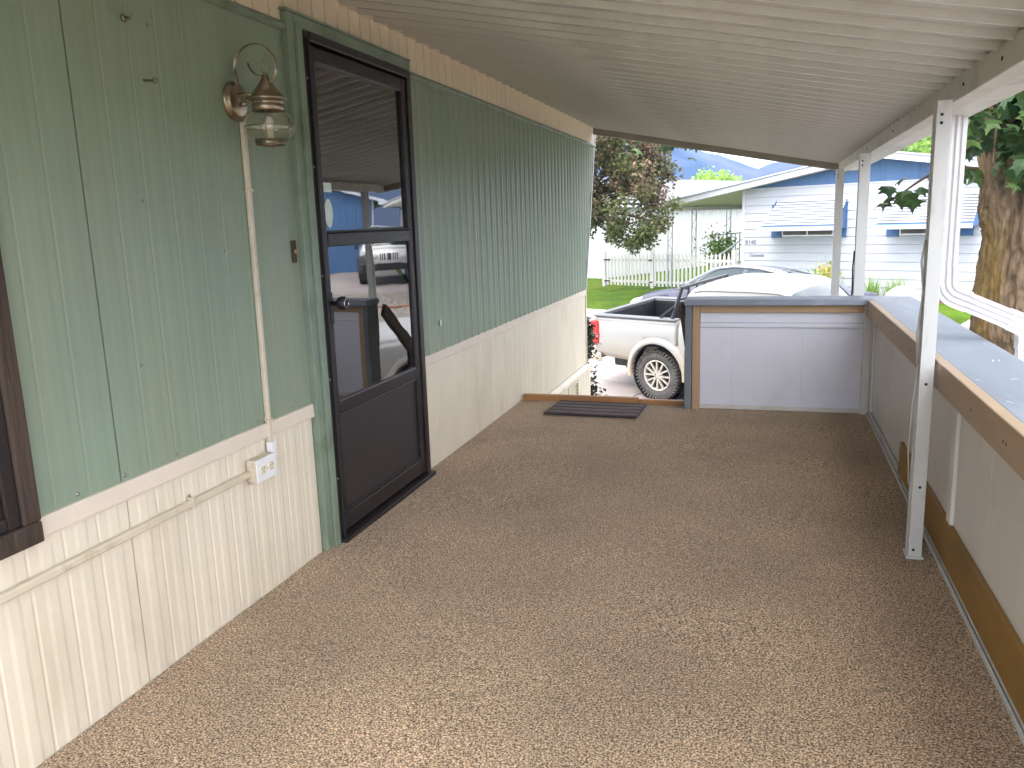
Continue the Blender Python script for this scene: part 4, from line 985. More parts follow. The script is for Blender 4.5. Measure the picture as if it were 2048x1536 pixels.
def sedan():
    t = thing('sedan', 'slate grey sedan parked across the street behind the white pickup', 'car', SP(-6.62, 15.62, gz(15.62)+.02), (SLOPE, 0, RZ+math.pi))
    # local x points forward (towards -e)
    ks = [(-2.36, .42, .74, .80, .62, .50), (-2.28, .34, .88, .95, .78, .64), (-1.9, .24, .93, 1.03, .87, .70), (-1.5, .20, .94, 1.13, .89, .66), (-1.05, .19, .94, 1.30, .90, .61), (-.5, .19, .93, 1.405, .905, .60), (.0, .19, .92, 1.435, .905, .60), (.4, .19, .91, 1.39, .905, .61), (.85, .19, .90, 1.18, .905, .64), (1.25, .20, .89, .955, .90, .74), (1.7, .21, .83, .895, .89, .72), (2.1, .25, .73, .79, .84, .66), (2.32, .32, .60, .65, .72, .52), (2.38, .38, .52, .56, .6, .42)]
    r = .325; xf, xr = 1.42, -1.36
    me = loft(ks, 120); me = cut(me, [cyl(xf, r+.02, .385, -1.1, -.66), cyl(xf, r+.02, .385, .66, 1.1), cyl(xr, r+.02, .385, -1.1, -.66), cyl(xr, r+.02, .385, .66, 1.1)])
    def win(c, n):
        top = cr_interp(ks, c.x)[2]
        if abs(c.y) > .5 and -1.45 < c.x < 1.0 and c.z > .955 and c.z < top-.075 and n.z < .8: return not (-.25 < c.x < -.17)
        if .48 < c.x < 1.18 and n.x > .2 and abs(c.y) < .58 and n.z > .2: return True
        if -1.75 < c.x < -.85 and n.x < -.15 and abs(c.y) < .56 and n.z > .3: return True
        return False
    a, b = split_faces(me, win); put('body', a, t, M['car_grey']); put('glass', b, t, M['carglass'])
    for s in (-1, 1):
        for x in (xf, xr):
            wheel(t, x, s*.785, r, .21, s, 5, False); flare(t, x, r+.02, .38, s*.885, M['car_grey'], d=.02, w=.05)
            lin = MB(); lin.lathe([(.38, 0), (.38, .24), (0, .24)], 32, Matrix.Translation((x, s*.88, r+.02)) @ Matrix.Rotation(R(90 if s > 0 else -90), 4, 'X')); lin.build('wheel_well', M['car_black'], t)
        hl = MB(); hl.prism([(1.98, .66), (2.28, .56), (2.30, .62), (2.20, .70), (1.86, .775)], s*.60, s*.845, 'y'); hl.build('headlight', M['lamp_clear'], t, .02)
        MB().box(.78, .93, s*.98-.075, s*.98+.075, .93, 1.05).build('mirror', M['car_grey'], t, .03)
        MB().tube([(1.12, s*.77, .97), (.85, s*.685, 1.15), (.42, s*.625, 1.36), (.0, s*.615, 1.405), (-.5, s*.615, 1.375), (-1.05, s*.625, 1.27), (-1.45, s*.68, 1.10)], .011, 8).build('chrome_line', M['chrome'], t)
        MB().box(-2.30, -2.12, s*.68-.1, s*.68+.1, .70, .86).build('tail_light', M['lamp_red'], t, .02)
        MB().box(1.52, 1.62, s*.895-.012, s*.895+.012, .66, .685).build('side_marker', M['lamp_clear'], t, .004)
        for x0 in (.35, -.75): MB().box(x0-.10, x0+.06, s*.905-.018, s*.905+.018, .80, .825).build('door_handle', M['chrome'], t, .006)
    MB().box(2.33, 2.40, -.35, .35, .42, .55).build('grille', M['car_black'], t, .01)
    return t
sedan()

def suv():
    t = thing('sport_utility_vehicle', 'white boxy utility vehicle with black bumper parked in the driveway beside the blue-gabled house', 'car', SP(-2.75, 28.5, gz(28.5)), (0, 0, RZ-R(90)))
    ks = [(-2.1, .5, 1.1, 1.80, .86, .70), (-2.0, .45, 1.12, 1.84, .88, .72), (.3, .45, 1.12, 1.84, .88, .72), (.55, .45, 1.12, 1.70, .88, .72), (.75, .45, 1.12, 1.22, .88, .74), (1.0, .5, 1.08, 1.16, .80, .68), (1.95, .55, 1.05, 1.12, .74, .62), (2.05, .6, .98, 1.05, .7, .58)]
    me = loft(ks, 80)
    def win(c, n):
        return (abs(c.y) > .68 and -1.9 < c.x < .5 and 1.2 < c.z < 1.7 and n.z < .7) or (.40 < c.x < .74 and n.x > .4 and abs(c.y) < .66 and c.z > 1.24)
    a, b = split_faces(me, win); put('body', a, t, M['car_white']); put('glass', b, t, M['carglass'])
    for s in (-1, 1):
        for x in (1.25, -1.25): wheel(t, x, s*.80, .395, .265, s); flare(t, x, .42, .46, s*.80, M['car_black'], d=.12, w=.06)
        MB().lathe([(0, 0), (.09, 0), (.09, .03), (0, .035)], 20, Matrix.Translation((2.05, s*.45, .93)) @ ry).build('headlight', M['lamp_clear'], t)
        MB().box(.55, .68, s*.98-.08, s*.98+.08, 1.12, 1.30).build('mirror', M['car_black'], t, .02)
    for k in range(7): MB().box(2.045, 2.07, -.27+.09*k-.022, -.27+.09*k+.022, .80, 1.02).build('grille_slot', M['car_black'], t, .008)
    MB().box(2.10, 2.32, -.85, .85, .48, .68).build('front_bumper', M['car_black'], t, .02)
    MB().beam((2.30, -.4, .68), (2.30, .4, .68), .05, .05).build('winch_bar', M['car_black'], t, .01)
suv()

# ------------------------------------------------------------------ the blue and white house
def text_mesh(s, size, shear=0, ext=.004):
    c = bpy.data.curves.new('txt', 'FONT'); c.body = s; c.size = size; c.shear = shear; c.extrude = ext
    o = bpy.data.objects.new('txt', c); COL.objects.link(o); dg = bpy.context.evaluated_depsgraph_get()
    me = bpy.data.meshes.new_from_object(o.evaluated_get(dg)); bpy.data.objects.remove(o); return me
def ribbed_wall(name, a, b, z0, z1, mat, parent, pitch, axis, pos, depth=.02, loc=None):
    """vertical ribbed wall along x (axis='x') or y at fixed pos"""
    mb = MB(); prof = []; k = 0; x = a
    while x < b-pitch:
        prof += [(x, 0), (x+pitch*.72, 0), (x+pitch*.80, depth), (x+pitch*.92, depth)]; x += pitch
    prof.append((x, 0)); prof.append((b, 0)); n = len(prof)
    vs = [((u, pos+v, z) if axis == 'x' else (pos+v, u, z)) for z in (z0, z1) for u, v in prof]
    mb.add(vs, [(i, i+1, n+i+1, n+i) for i in range(n-1)]); return mb.build(name, mat, parent)

def blue_house():
    zb = gz(20.3); t = thing('blue_gabled_house', 'white lap-sided house with blue gable and striped window awnings', 'house', SP(-9.4, 20.3, zb), (0, 0, RZ))
    W_ = 5.95; wall_top = 2.0-zb; Ln = 12.0; pk = 3.42
    bx('core', .02, W_-.02, .03, Ln, -.1, wall_top, M['white_siding'], t, 0)
    # lap boards on the front; openings are left at the windows by overlaying frames
    nb = 13; bh = wall_top/nb
    bme = MB().prism([(0, 0), (.0, .03), (-.022, .03), (-.008, 0)][:0] or [(-.026, 0), (.02, 0), (.02, bh-.004), (-.010, bh-.004)], 0, W_, 'x').mesh('siding_board')
    for i in range(nb):
        o = put('siding_board', bme, t, M['white_siding'], .002); o.location = (0, 0, i*bh)
    MB().box(-.03, .05, -.034, .05, -.1, wall_top+.02).build('corner_board', M['white_trim'], t, .004)
    MB().box(W_-.05, W_+.03, -.034, .05, -.1, wall_top+.02).build('corner_board', M['white_trim'], t, .004)
    bsm = MB().prism([(.022, 0), (-.026, 0), (-.010, bh-.004), (.022, bh-.004)], .05, Ln, 'y').mesh('siding_board')
    for i in range(nb): o = put('siding_board', bsm, t, M['white_siding']); o.location = (0, 0, i*bh)
    bs2 = MB().prism([(W_-.022, 0), (W_+.026, 0), (W_+.010, bh-.004), (W_-.022, bh-.004)], .05, Ln, 'y').mesh('siding_board')
    for i in range(nb): o = put('siding_board', bs2, t, M['white_siding']); o.location = (0, 0, i*bh)
    # gable
    s_ = .163; pz = wall_top+.02+s_*pk-.02
    def roofz(x): return pz-s_*abs(x-pk)
    for i in range(7):
        a, b = i*W_/7+.002, (i+1)*W_/7-.002
        pts = [(a, wall_top+.004), (b, wall_top+.004), (b, roofz(b)-.01)]+([(pk, roofz(pk)-.01)] if a < pk < b else [])+[(a, roofz(a)-.01)]
        mb = MB(); mb.prism(pts, -.012, .03, 'y'); mb.build('gable_panel', M['blue_siding'], t, .002)
    MB().box(-.02, W_+.02, -.03, .0, wall_top-.008, wall_top+.03).build('gable_strip', M['white_trim'], t, .003)
    # roof slopes; the left one runs on as a carport roof
    xl, xr, ov = -2.12, W_+.5, -.42
    for a, b, nm in ((xl, pk, 'roof_slope'), (pk, xr, 'roof_slope')):
        mb = MB(); za, zb_ = roofz(a), roofz(b)
        mb.add([(a, ov, za), (b, ov, zb_), (b, Ln+.3, zb_), (a, Ln+.3, za), (a, ov, za+.10), (b, ov, zb_+.10), (b, Ln+.3, zb_+.10), (a, Ln+.3, za+.10)], [(0, 1, 2, 3), (4, 7, 6, 5), (0, 4, 5, 1), (2, 6, 7, 3), (1, 5, 6, 2), (0, 3, 7, 4)])
        rs_ = mb.build(nm, M['soffit'], t)
        mb = MB(); mb.add([(a, ov-.02, za-.02), (b, ov-.02, zb_-.02), (b, ov-.02, zb_+.125), (a, ov-.02, za+.125), (a, ov-.002, za-.02), (b, ov-.002, zb_-.02), (b, ov-.002, zb_+.125), (a, ov-.002, za+.125)], [(0, 1, 2, 3), (4, 7, 6, 5), (0, 4, 5, 1), (2, 6, 7, 3), (1, 5, 6, 2), (0, 3, 7, 4)])
        mb.build('fascia', M['white_trim'], t, .004)
        mb = MB(); mb.add([(a-.03, ov-.06, za+.128), (b, ov-.06, zb_+.128), (b, Ln+.32, zb_+.128), (a-.03, Ln+.32, za+.128), (a-.03, ov-.06, za+.16), (b, ov-.06, zb_+.16), (b, Ln+.32, zb_+.16), (a-.03, Ln+.32, za+.16)], [(0, 1, 2, 3), (4, 7, 6, 5), (0, 4, 5, 1), (2, 6, 7, 3), (1, 5, 6, 2), (0, 3, 7, 4)])
        mb.build('roof_sheet', M['white_trim'], t, .004)
    MB().box(xl-.05, xl-.0, ov, Ln+.3, roofz(xl)-.03, roofz(xl)+.125).build('eave_board', M['white_trim'], t, .004)
    MB().box(xl+.05, xl+.13, ov+.02, Ln, roofz(xl)-.10, roofz(xl)-.005).build('carport_beam', M['soffit'], t, .004)
    # carport lattice posts
    for yv in (-.9+.05, .85, 2.70, 4.6, 6.5):
        pz_ = roofz(xl)-.10; g0 = gz(20.3+yv)-zb
        lp = bpy.data.objects.new('lattice_post', None); link(lp, t); lp.location = (xl+.09, max(yv, ov+.1), 0)
        for dx in (-.07, .07): MB().box(dx-.011, dx+.011, -.011, .011, g0, pz_).build('upright', M['iron'], lp)
        mb = MB(); z = g0+.1; sgn = 1
        while z < pz_-.2: mb.beam((-.07*sgn, 0, z), (.07*sgn, 0, z+.2), .012, .012); z += .2; sgn = -sgn
        mb.build('scroll_work', M['iron'], lp)
    # windows with awnings and shutters
    for x0, x1, ww0, ww1 in ((.80, 2.72, 1.08, 2.40), (3.58, 5.58, 3.90, 5.12)):
        w = bpy.data.objects.new('window', None); link(w, t)
        zt, zl = 1.60-zb, .82-zb
        MB().box(ww0, ww1, -.045, .0, zl, zt).build('window_frame', M['alu'], w, .004)
        mid = (ww0+ww1)/2
        for a, b in ((ww0+.04, mid-.02), (mid+.02, ww1-.04)): MB().box(a, b, -.052, -.046, zl+.04, zt-.04).build('pane', M['winglass'], w)
        for a, b in ((ww0-.28, ww0-.01), (ww1+.01, ww1+.30)):
            sh = MB().box(a, b, -.05, -.002, zl-.02, zt).build('shutter', M['blue_trim'], w, .004)
        aw = bpy.data.objects.new('awning', None); link(aw, t)
        ns = 11; y1, z1, y0, z0 = -.03, 1.70-zb, -.72, 1.03-zb
        for k in range(ns):
            f0, f1 = k/ns, (k+.55)/ns; top_in = .12*(1-f0)
            ya, yb = y1+(y0-y1)*f0, y1+(y0-y1)*f1+.0; za, zb2 = z1+(z0-z1)*f0, z1+(z0-z1)*f1+.0
            inn = .16*(1-(f0+f1)/2)
            mb = MB(); mb.add([(x0+inn, ya, za), (x1-inn*.2, ya, za), (x1-inn*.2, yb, zb2), (x0+inn, yb, zb2), (x0+inn, ya, za-.010), (x1-inn*.2, ya, za-.010), (x1-inn*.2, yb, zb2-.010), (x0+inn, yb, zb2-.010)], [(0, 1, 2, 3), (4, 7, 6, 5), (0, 4, 5, 1), (2, 6, 7, 3), (1, 5, 6, 2), (0, 3, 7, 4)])
            mb.build('slat', M['awning'] if k != ns-1 else M['blue_trim'], aw)
        mb = MB(); mb.add([(x0+.16, y1, z1-.03), (x1-.03, y1, z1-.03), (x1-.01, y0+.01, z0-.03), (x0+.02, y0+.01, z0-.03), (x0+.16, y1, z1-.036), (x1-.03, y1, z1-.036), (x1-.01, y0+.01, z0-.036), (x0+.02, y0+.01, z0-.036)], [(0, 1, 2, 3), (4, 7, 6, 5), (0, 4, 5, 1), (2, 6, 7, 3), (1, 5, 6, 2), (0, 3, 7, 4)]); mb.build('awning_sheet', M['awning_backing'], aw)
        MB().box(x0-.02, x1+.02, y0-.035, y0-.015, z0-.055, z0+.035).build('valance', M['white_trim'], aw, .003)
        for xx in (x0+.1, x1-.05):
            mb = MB(); mb.add([(xx, y1, z1), (xx, y1, z0-.02), (xx, y0+.02, z0-.02), (xx+.012, y1, z1), (xx+.012, y1, z0-.02), (xx+.012, y0+.02, z0-.02)], [(0, 1, 2), (3, 5, 4), (0, 3, 4, 1), (1, 4, 5, 2), (0, 2, 5, 3)])
            mb.build('side_wing', M['blue_trim'], aw)
    # house number and maker's script
    me = text_mesh('8140', .155); o = put('house_number', me, t, M['digit']); o.location = (.075, -.034, .64-zb); o.rotation_euler = (R(90), 0, 0)
    me = text_mesh('Continental', .115, .35); o = put('script_emblem', me, t, M['digit']); o.location = (.20, -.034, .325-zb); o.rotation_euler = (R(90), 0, 0); o.scale = (.72, 1, 1)
    # porch stair railing under the carport
    rl = bpy.data.objects.new('stair_railing', None); link(rl, t)
    gl = .0
    MB().box(-1.32, -.06, .55, 1.6, -.05, .62).build('landing', M['soffit'], rl, .01)
    for i in range(3): MB().box(-1.0+.0, -.1, .55-.28*(i+1), .55-.28*i, -.05, .45-.18*i).build('stair_tread', M['soffit'], rl, .006)
    for a, b in (((-1.30, .56, 1.42), (-.05, .56, 1.50)), ((-1.30, .56, .78), (-.55, .56, .80)), ((-.05, .50, 1.48), (-.62, -.35, .85))): MB().beam(a, b, .035, .03).build('hand_bar', M['iron'], rl)
    for i in range(11):
        xx = -1.30+.125*i
        MB().box(xx-.011, xx+.011, .549, .571, .62, 1.43+.006*i).build('baluster', M['iron'], rl)
    return t
blue_house()

# potted climber by the railing
rp_ = random.Random(11)
pb = thing('climbing_shrub', 'bushy green climber at the stair railing under the carport', 'shrub', SP(-10.25, 20.55, gz(20.5)))
pts = []
for _ in range(650):
    a = Vector((rp_.gauss(0, .20), rp_.gauss(0, .16), rp_.gauss(1.05, .22))); pts.append(a)
leaves(pts, .10, 'crown', M['leaf_green'], pb, 'oval', rp_)
MB().tube([(0, 0, 0), (.03, 0, .5), (0, .02, 1.0)], [.03, .022, .012], 8).build('trunk', M['twig'], pb)

# picket fence
def fence():
    zb = gz(20.0)
    t = thing('picket_fence', 'white picket fence in front of the carport across the street', 'fence', SP(-11.98, 20.0, zb), (0, 0, RZ))
    g = thing('picket_gate', 'white picket gate with dark hinges left of the fence post', 'gate', SP(-13.66, 20.0, zb), (0, 0, RZ))
    pk = MB().prism([(-.028, .06), (.028, .06), (.028, .90), (0, .99), (-.028, .90)], -.012, .012, 'y').mesh('picket'); pk.materials.append(M['fence'])
    def run(root, L):
        n = int(L/.128)
        for i in range(n+1):
            o = put('picket', pk, root); o.location = (.06+i*.128, -.03, random.uniform(-.012, .012))
        for z in (.17, .78): MB().box(0, L, -.018, .018, z-.035, z+.035).build('rail', M['fence'], root, .004)
    run(g, 1.60); run(t, 2.46)
    for x in (-.04, 2.50): MB().box(x-.05, x+.05, -.05, .05, -.1, 1.06).build('post', M['fence'], t, .008)
    MB().box(-.13, -.03, -.05, .05, -.1, 1.03).build('post', M['fence'], g, .008)
    for z in (.17, .78):
        MB().box(-.06, .16, -.06, -.04, z-.02, z+.02).build('hinge', M['black'], g, .004)
        MB().box(1.55, 1.66, -.06, -.04, z-.02, z+.02).build('latch', M['black'], g, .004)
fence()

# white mobile home beyond the carport and another blue one far right
def simple_home(label, e0, n0, w, ln, h, rise, wall_mat, roof_mat, gable_mat, zoff=0, nm='neighbour_home'):
    zb = gz(n0); t = thing(nm, label, 'house', SP(e0, n0, zb), (0, 0, RZ))
    bx('core', .02, w-.02, .02, ln, -.1, h, wall_mat, t, 0)
    n = max(3, int(w/1.2))
    for i in range(n): ribbed_wall('front_panel', i*w/n+.004, (i+1)*w/n-.004, -.1, h, wall_mat, t, .15, 'x', 0, -.016)
    for i in range(int(ln/1.2)): ribbed_wall('side_panel', i*1.2+.004, (i+1)*1.2-.004, -.1, h, wall_mat, t, .19, 'y', w, .018)
    for i in range(int(ln/1.2)): ribbed_wall('side_panel', i*1.2+.004, (i+1)*1.2-.004, -.1, h, wall_mat, t, .19, 'y', 0, -.018)
    mb = MB(); mb.prism([(0, h), (w, h), (w/2, h+rise)], -.01, .03, 'y'); mb.build('gable', gable_mat, t)
    for a, b, za, zb_ in ((-.4, w/2, h-rise*.8/w, h+rise), (w/2, w+.4, h+rise, h-rise*.8/w)):
        mb = MB(); mb.add([(a, -.35, za), (b, -.35, zb_), (b, ln+.3, zb_), (a, ln+.3, za), (a, -.35, za+.12), (b, -.35, zb_+.12), (b, ln+.3, zb_+.12), (a, ln+.3, za+.12)], [(0, 1, 2, 3), (4, 7, 6, 5), (0, 4, 5, 1), (2, 6, 7, 3), (1, 5, 6, 2), (0, 3, 7, 4)])
        rs_ = mb.build('roof_slope', roof_mat, t)
    for a in (-.44, w+.40): MB().box(a, a+.04, -.37, ln+.32, h-rise*.8/w-.03, h-rise*.8/w+.13).build('eave_board', M['white_trim'], t, .004)
    MB().box(-.01, .06, -.03, .0, -.1, h).build('corner_board', M['white_trim'], t, .003); MB().box(w-.06, w+.022, -.03, .0, -.1, h).build('corner_board', M['white_trim'], t, .003)
    return t
simple_home('white ribbed mobile home with grey shingled roof behind the picket fence', -22.4, 22.2, 6.9, 26, 2.42, .95, M['white_wall'], M['shingle'], M['white_wall'])
h3 = simple_home('blue-sided mobile home behind the white utility vehicle', -2.6, 34, 7.0, 14, 2.9, 1.0, M['blue_siding'], M['white_trim'], M['blue_siding'])
cp = thing('carport', 'open white-roofed carport attached to the blue mobile home', 'carport', SP(-6.6, 33, gz(33)), (0, 0, RZ))
MB().beam((-.3, 0, 2.2), (3.8, 0, 2.75), .10, .12).build('front_beam', M['white_trim'], cp, .004)
mb = MB(); mb.add([(-.3, .0, 2.25), (3.8, 0, 2.80), (3.8, 7, 2.80), (-.3, 7, 2.25), (-.3, .0, 2.31), (3.8, 0, 2.86), (3.8, 7, 2.86), (-.3, 7, 2.31)], [(0, 1, 2, 3), (4, 7, 6, 5), (0, 4, 5, 1), (2, 6, 7, 3), (1, 5, 6, 2), (0, 3, 7, 4)]); mb.build('roof_sheet', M['white_trim'], cp)
for yy in (.05, 3.4, 6.8): MB().box(-.25, -.17, yy, yy+.08, -.1, 2.25).build('post', M['white_trim'], cp, .004)
# white board fence right of the driveway (seen in the door glass)
def board_fence():
    t = thing('board_fence', 'tall white board fence beyond the big maple tree', 'fence', SP(1.4, 22.0, gz(22)), (0, 0, RZ))
    b_ = MB().box(-.068, .068, -.01, .01, 0, 1.65).mesh('board'); b_.materials.append(M['fence'])
    for i in range(64):
        o = put('board', b_, t); o.location = (i*.14, .02, .02)
    for z in (.3, 1.4): MB().box(-.05, 9.0, .03, .07, z-.04, z+.04).build('rail', M['fence'], t)
board_fence()
MB_d = MB(); ns = [16.84, 20, 24, 30, 36]
MB_d.add([SP(e, n, gz(n)+.010) for n in ns for e in (-3.3, 1.0)], [(2*i, 2*i+1, 2*i+3, 2*i+2) for i in range(4)])
tag(MB_d.build('side_driveway', M['concrete']), kind='structure')

# ------------------------------------------------------------------ planting by the blue house
rq = random.Random(21)
yb = thing('flowering_bush', 'small yellow flowering bush against the white house wall', 'bush', SP(-6.95, 19.8, gz(19.8)))
leaves([Vector((rq.gauss(0, .16), rq.gauss(0, .12), abs(rq.gauss(.34, .2)))) for _ in range(420)], .08, 'leaves', M['leaf_lime'], yb, 'oval', rq)
leaves([Vector((rq.gauss(0, .16), rq.gauss(0, .12), rq.gauss(.52, .13))) for _ in range(300)], .06, 'blooms', M['yellow_flower'], yb, 'oval', rq)
MB().tube([(0, 0, 0), (.02, 0, .4)], [.02, .01], 6).build('stem', M['twig'], yb)
for k, (e, n, lb) in enumerate(((-5.85, 19.75, 'clump of tall green blades left of the middle porch post'), (-5.35, 19.8, 'clump of tall green blades right of the middle porch post'))):
    t = thing('blade_plant', lb, 'plant', SP(e, n, gz(n)), group='blade plants at the house wall')
    leaves([Vector((rq.gauss(0, .10), rq.gauss(0, .08), 0)) for _ in range(130)], .48, 'blades', M['leaf_lime'], t, 'blade', rq, sz=(.5, 1.4))
bo = thing('boulder', 'pale rounded boulder on the lawn in front of the white house', 'rock', SP(-4.95, 19.2, gz(19.2)), (0, 0, .4))
bm = bmesh.new(); bmesh.ops.create_icosphere(bm, subdivisions=4, radius=.36)
for v in bm.verts:
    v.co *= 1+.12*noise.fractal(v.co*2.4, 1, 2, 4); v.co.z *= .85; v.co.z += .12
me = bpy.data.meshes.new('stone'); bm.to_mesh(me); bm.free(); put('stone', me, bo, M['rock'], smooth=True)
be = thing('brick_edging', 'low row of red bricks edging the bed below the white house wall', 'edging', SP(-5.2, 19.55, gz(19.55)), (0, 0, RZ))
bk_ = MB().box(0, .21, 0, .10, -.02, .07).mesh('brick'); bk_.materials.append(M['brick'])
for i in range(14):
    o = put('brick', bk_, be, bevel=.006); o.location = (i*.222, rq.uniform(-.01, .01), rq.uniform(-.008, .006))

# ------------------------------------------------------------------ trees
def limb(mb, pts, r0, r1, n=14, nz=.12, nf=3):
    # subdivide with slight wander
    P = [Vector(p) for p in pts]; out = []; k = 8
    for i in range(len(P)-1):
        p0, p1, p2, p3 = P[max(i-1, 0)], P[i], P[i+1], P[min(i+2, len(P)-1)]
        for j in range(k):
            t = j/k; out.append(.5*((2*p1)+(-p0+p2)*t+(2*p0-5*p1+4*p2-p3)*t*t+(-p0+3*p1-3*p2+p3)*t**3))
    out.append(P[-1]); m_ = len(out)
    mb.tube(out, [r0+(r1-r0)*(i/(m_-1)) for i in range(m_)], n, True, nz, nf); return out

def big_maple():
    B = Vector((3.72, 6.95, -1.47)); t = thing('maple_tree', 'large mossy-barked maple with broad dark leaves beside the porch', 'tree', B)
    mb = MB()
    # trunk up to the fork
    pts = [(.0, 0, 0), (.0, 0, .5), (.01, 0, 1.2), (.0, 0, 2.0), (.02, 0, 2.7), (.03, .02, 3.05)]
    path = []
    k = 46; P = [Vector(p) for p in pts]; out = []
    for i in range(len(P)-1):
        for j in range(k): out.append(P[i].lerp(P[i+1], j/k))
    out.append(P[-1]); rad = []
    for p in out:
        z = p.z; rad.append(.335+.22*math.exp(-z/.25)+.05*math.exp(-((z-2.95)/.4)**2)+.03*math.exp(-((z-2.0)/.7)**2))
    nn = 230; vs = []
    for p, r in zip(out, rad):
        for j in range(nn):
            a = 2*math.pi*j/nn; q = Vector((math.cos(a), math.sin(a), 0))
            big = noise.fractal((q*r+p)*2.5, 1, 2, 3); fis = noise.ridged_multi_fractal(Vector((q.x*6.5+.4*big, q.y*6.5, p.z*2.6+.5*big)), 1, 2.1, 5, 1, 2)
            vs.append(p+q*(r*(1+.07*big)+.034*(fis-1.0)))
    kk = len(out); mb.add(vs, [(i*nn+j, i*nn+(j+1) % nn, (i+1)*nn+(j+1) % nn, (i+1)*nn+j) for i in range(kk-1) for j in range(nn)], True)
    limb(mb, [(-.10, .0, 2.75), (-.24, .02, 3.15), (-.33, .04, 3.7), (-.42, .1, 4.6), (-.6, .3, 6.2)], .20, .07, 28, .12, 5)
    limb(mb, [(.12, .0, 2.75), (.30, -.02, 3.3), (.45, -.06, 4.2), (.55, -.3, 6.0)], .25, .09, 28, .12, 5)
    limb(mb, [(.05, .08, 2.8), (.12, .45, 3.5), (.2, 1.2, 4.6)], .17, .06, 20)
    mb.build('trunk', M['bark'], t)
    tw = MB(); anchors = []
    rt_ = random.Random(31)
    # leafy branches: (start, end)
    brs = [((-.30, .0, 3.6), (-.42, -.45, 3.15)), ((-.25, 0, 3.4), (-.10, -.6, 3.40)), ((.3, -.1, 3.4), (.15, -.65, 3.25)), ((-.3, .1, 3.9), (-.40, -.45, 3.6)),
           ((.4, -.1, 3.8), (.3, -.7, 3.7)), ((.0, .1, 3.4), (.05, -.5, 3.10)), ((-.3, .1, 4.2), (-.2, -.5, 4.0)), ((.35, -.1, 3.5), (.45, -.5, 3.1)), ((-.25, 0, 3.3), (-.05, -.5, 3.2)), ((.1, 0, 3.4), (-.05, -.55, 3.8)),
           ((-.22, .0, 3.1), (-.92, .38, 2.95)), ((-.4, .1, 4.4), (-.9, .4, 3.9))]
    near = []
    for a, b in brs:
        a, b = Vector(a), Vector(b); mid = a.lerp(b, .55)+Vector((0, 0, .14)); limb(tw, [a, mid, b], .02, .005, 6, 0)
        anchors.append((a, mid, b))
    # individual leaves nearest the viewer
    L_ = [(0, 0), (.30, -.02), (.52, .22), (.36, .34), (.60, .62), (.30, .62), (.16, .72), (0, 1.05), (-.16, .72), (-.30, .62), (-.60, .62), (-.36, .34), (-.52, .22), (-.30, -.02)]
    lms = []
    for q in range(4):
        vs = [(a, b, -(a*a*.5+(b-.5)**2*(.3+.15*q))+rt_.uniform(-.03, .03)) for a, b in L_]+[(0, .42, .03)]
        lm = bpy.data.meshes.new('leaf'); lm.from_pydata(vs, [], [(i, (i+1) % 14, 14) for i in range(14)]); tint_attr(lm, [.1+.2*q]*14); lm.materials.append(M['leaf_maple']); lms.append(lm)
    cnt = 0
    for bi, (a, mid, b) in enumerate(anchors):
        k = 25 if bi < 10 else 23
        for i in range(k):
            u = rt_.uniform(.25, 1.02); p = (a.lerp(mid, u*2) if u < .5 else mid.lerp(b, u*2-1))+Vector((rt_.gauss(0, .13), rt_.gauss(0, .13), rt_.gauss(-.05, .10)))*(1 if bi < 10 else .75)
            o = put('leaf', lms[rt_.randrange(4)], t); o.location = p; s = rt_.uniform(.09, .15); o.scale = (s, s, s)
            o.rotation_euler = (rt_.gauss(-.75, .45), rt_.gauss(0, .35), rt_.uniform(0, 6.28) if rt_.random() < .5 else rt_.gauss(3.3, .8)); cnt += 1
    tw.build('twigs', M['twig'], t)
    # the rest of the crown
    pts = []
    cl = []
    for _ in range(150):
        th = rt_.uniform(0, 6.283); rr = math.sqrt(rt_.random())*2.7; z = rt_.uniform(4.2, 8.2)
        cl.append(Vector((rr*math.cos(th)+1.0, rr*math.sin(th)+.7, z-.12*rr)))
    for c in cl:
        # keep the crown above the porch roof where it reaches over it
        if c.x < -.9 and c.z < 4.1: continue
        for _ in range(42): pts.append(c+Vector((rt_.gauss(0, .34), rt_.gauss(0, .34), rt_.gauss(0, .24))))
    for c in [(-.2, -.35, 3.55), (.1, -.4, 3.75), (.35, -.45, 3.5), (.0, -.3, 3.95), (.4, -.35, 3.25), (.15, -.1, 3.85), (-.1, .1, 4.0), (.5, -.3, 3.7), (.55, .3, 3.6), (.9, .2, 3.5), (.7, -.5, 3.3), (.2, .5, 3.4), (-.1, .7, 3.6)]:
        for _ in range(75): pts.append(Vector(c)+Vector((rt_.gauss(0, .25), rt_.gauss(0, .22), rt_.gauss(0, .18))))
    # branch reaching out beyond the far roof edge
    for c in [(-3.1, 4.0, 3.90), (-2.85, 3.9, 3.83), (-3.35, 4.05, 4.0), (-2.6, 3.8, 3.9), (-2.4, 3.6, 4.05), (-2.0, 3.3, 4.2)]:
        for _ in range(26): pts.append(Vector(c)+Vector((rt_.gauss(0, .16), rt_.gauss(0, .16), rt_.gauss(0, .09))))
    pts = [p for p in pts if not (p.x+3.72 < 2.95 and p.y+6.95 < 9.35 and p.z-1.47 < 2.75)]
    o = leaves(pts, .13, 'crown', M['leaf_maple'], t, 'maple', rt_); o['kind'] = 'stuff'
    lm = MB(); limb(lm, [(-.42, .1, 4.6), (-1.6, 2.2, 4.6), (-3.2, 4.1, 4.0)], .06, .01, 8, 0); limb(lm, [(.45, -.06, 4.4), (1.6, -.6, 5.4), (2.6, -.8, 6.2)], .07, .02, 8, 0); limb(lm, [(-.5, .2, 5.2), (-1.2, -.8, 6.2), (-2, -1.6, 6.9)], .06, .02, 8, 0)
    lm.build('limbs', M['bark'], t)
big_maple()

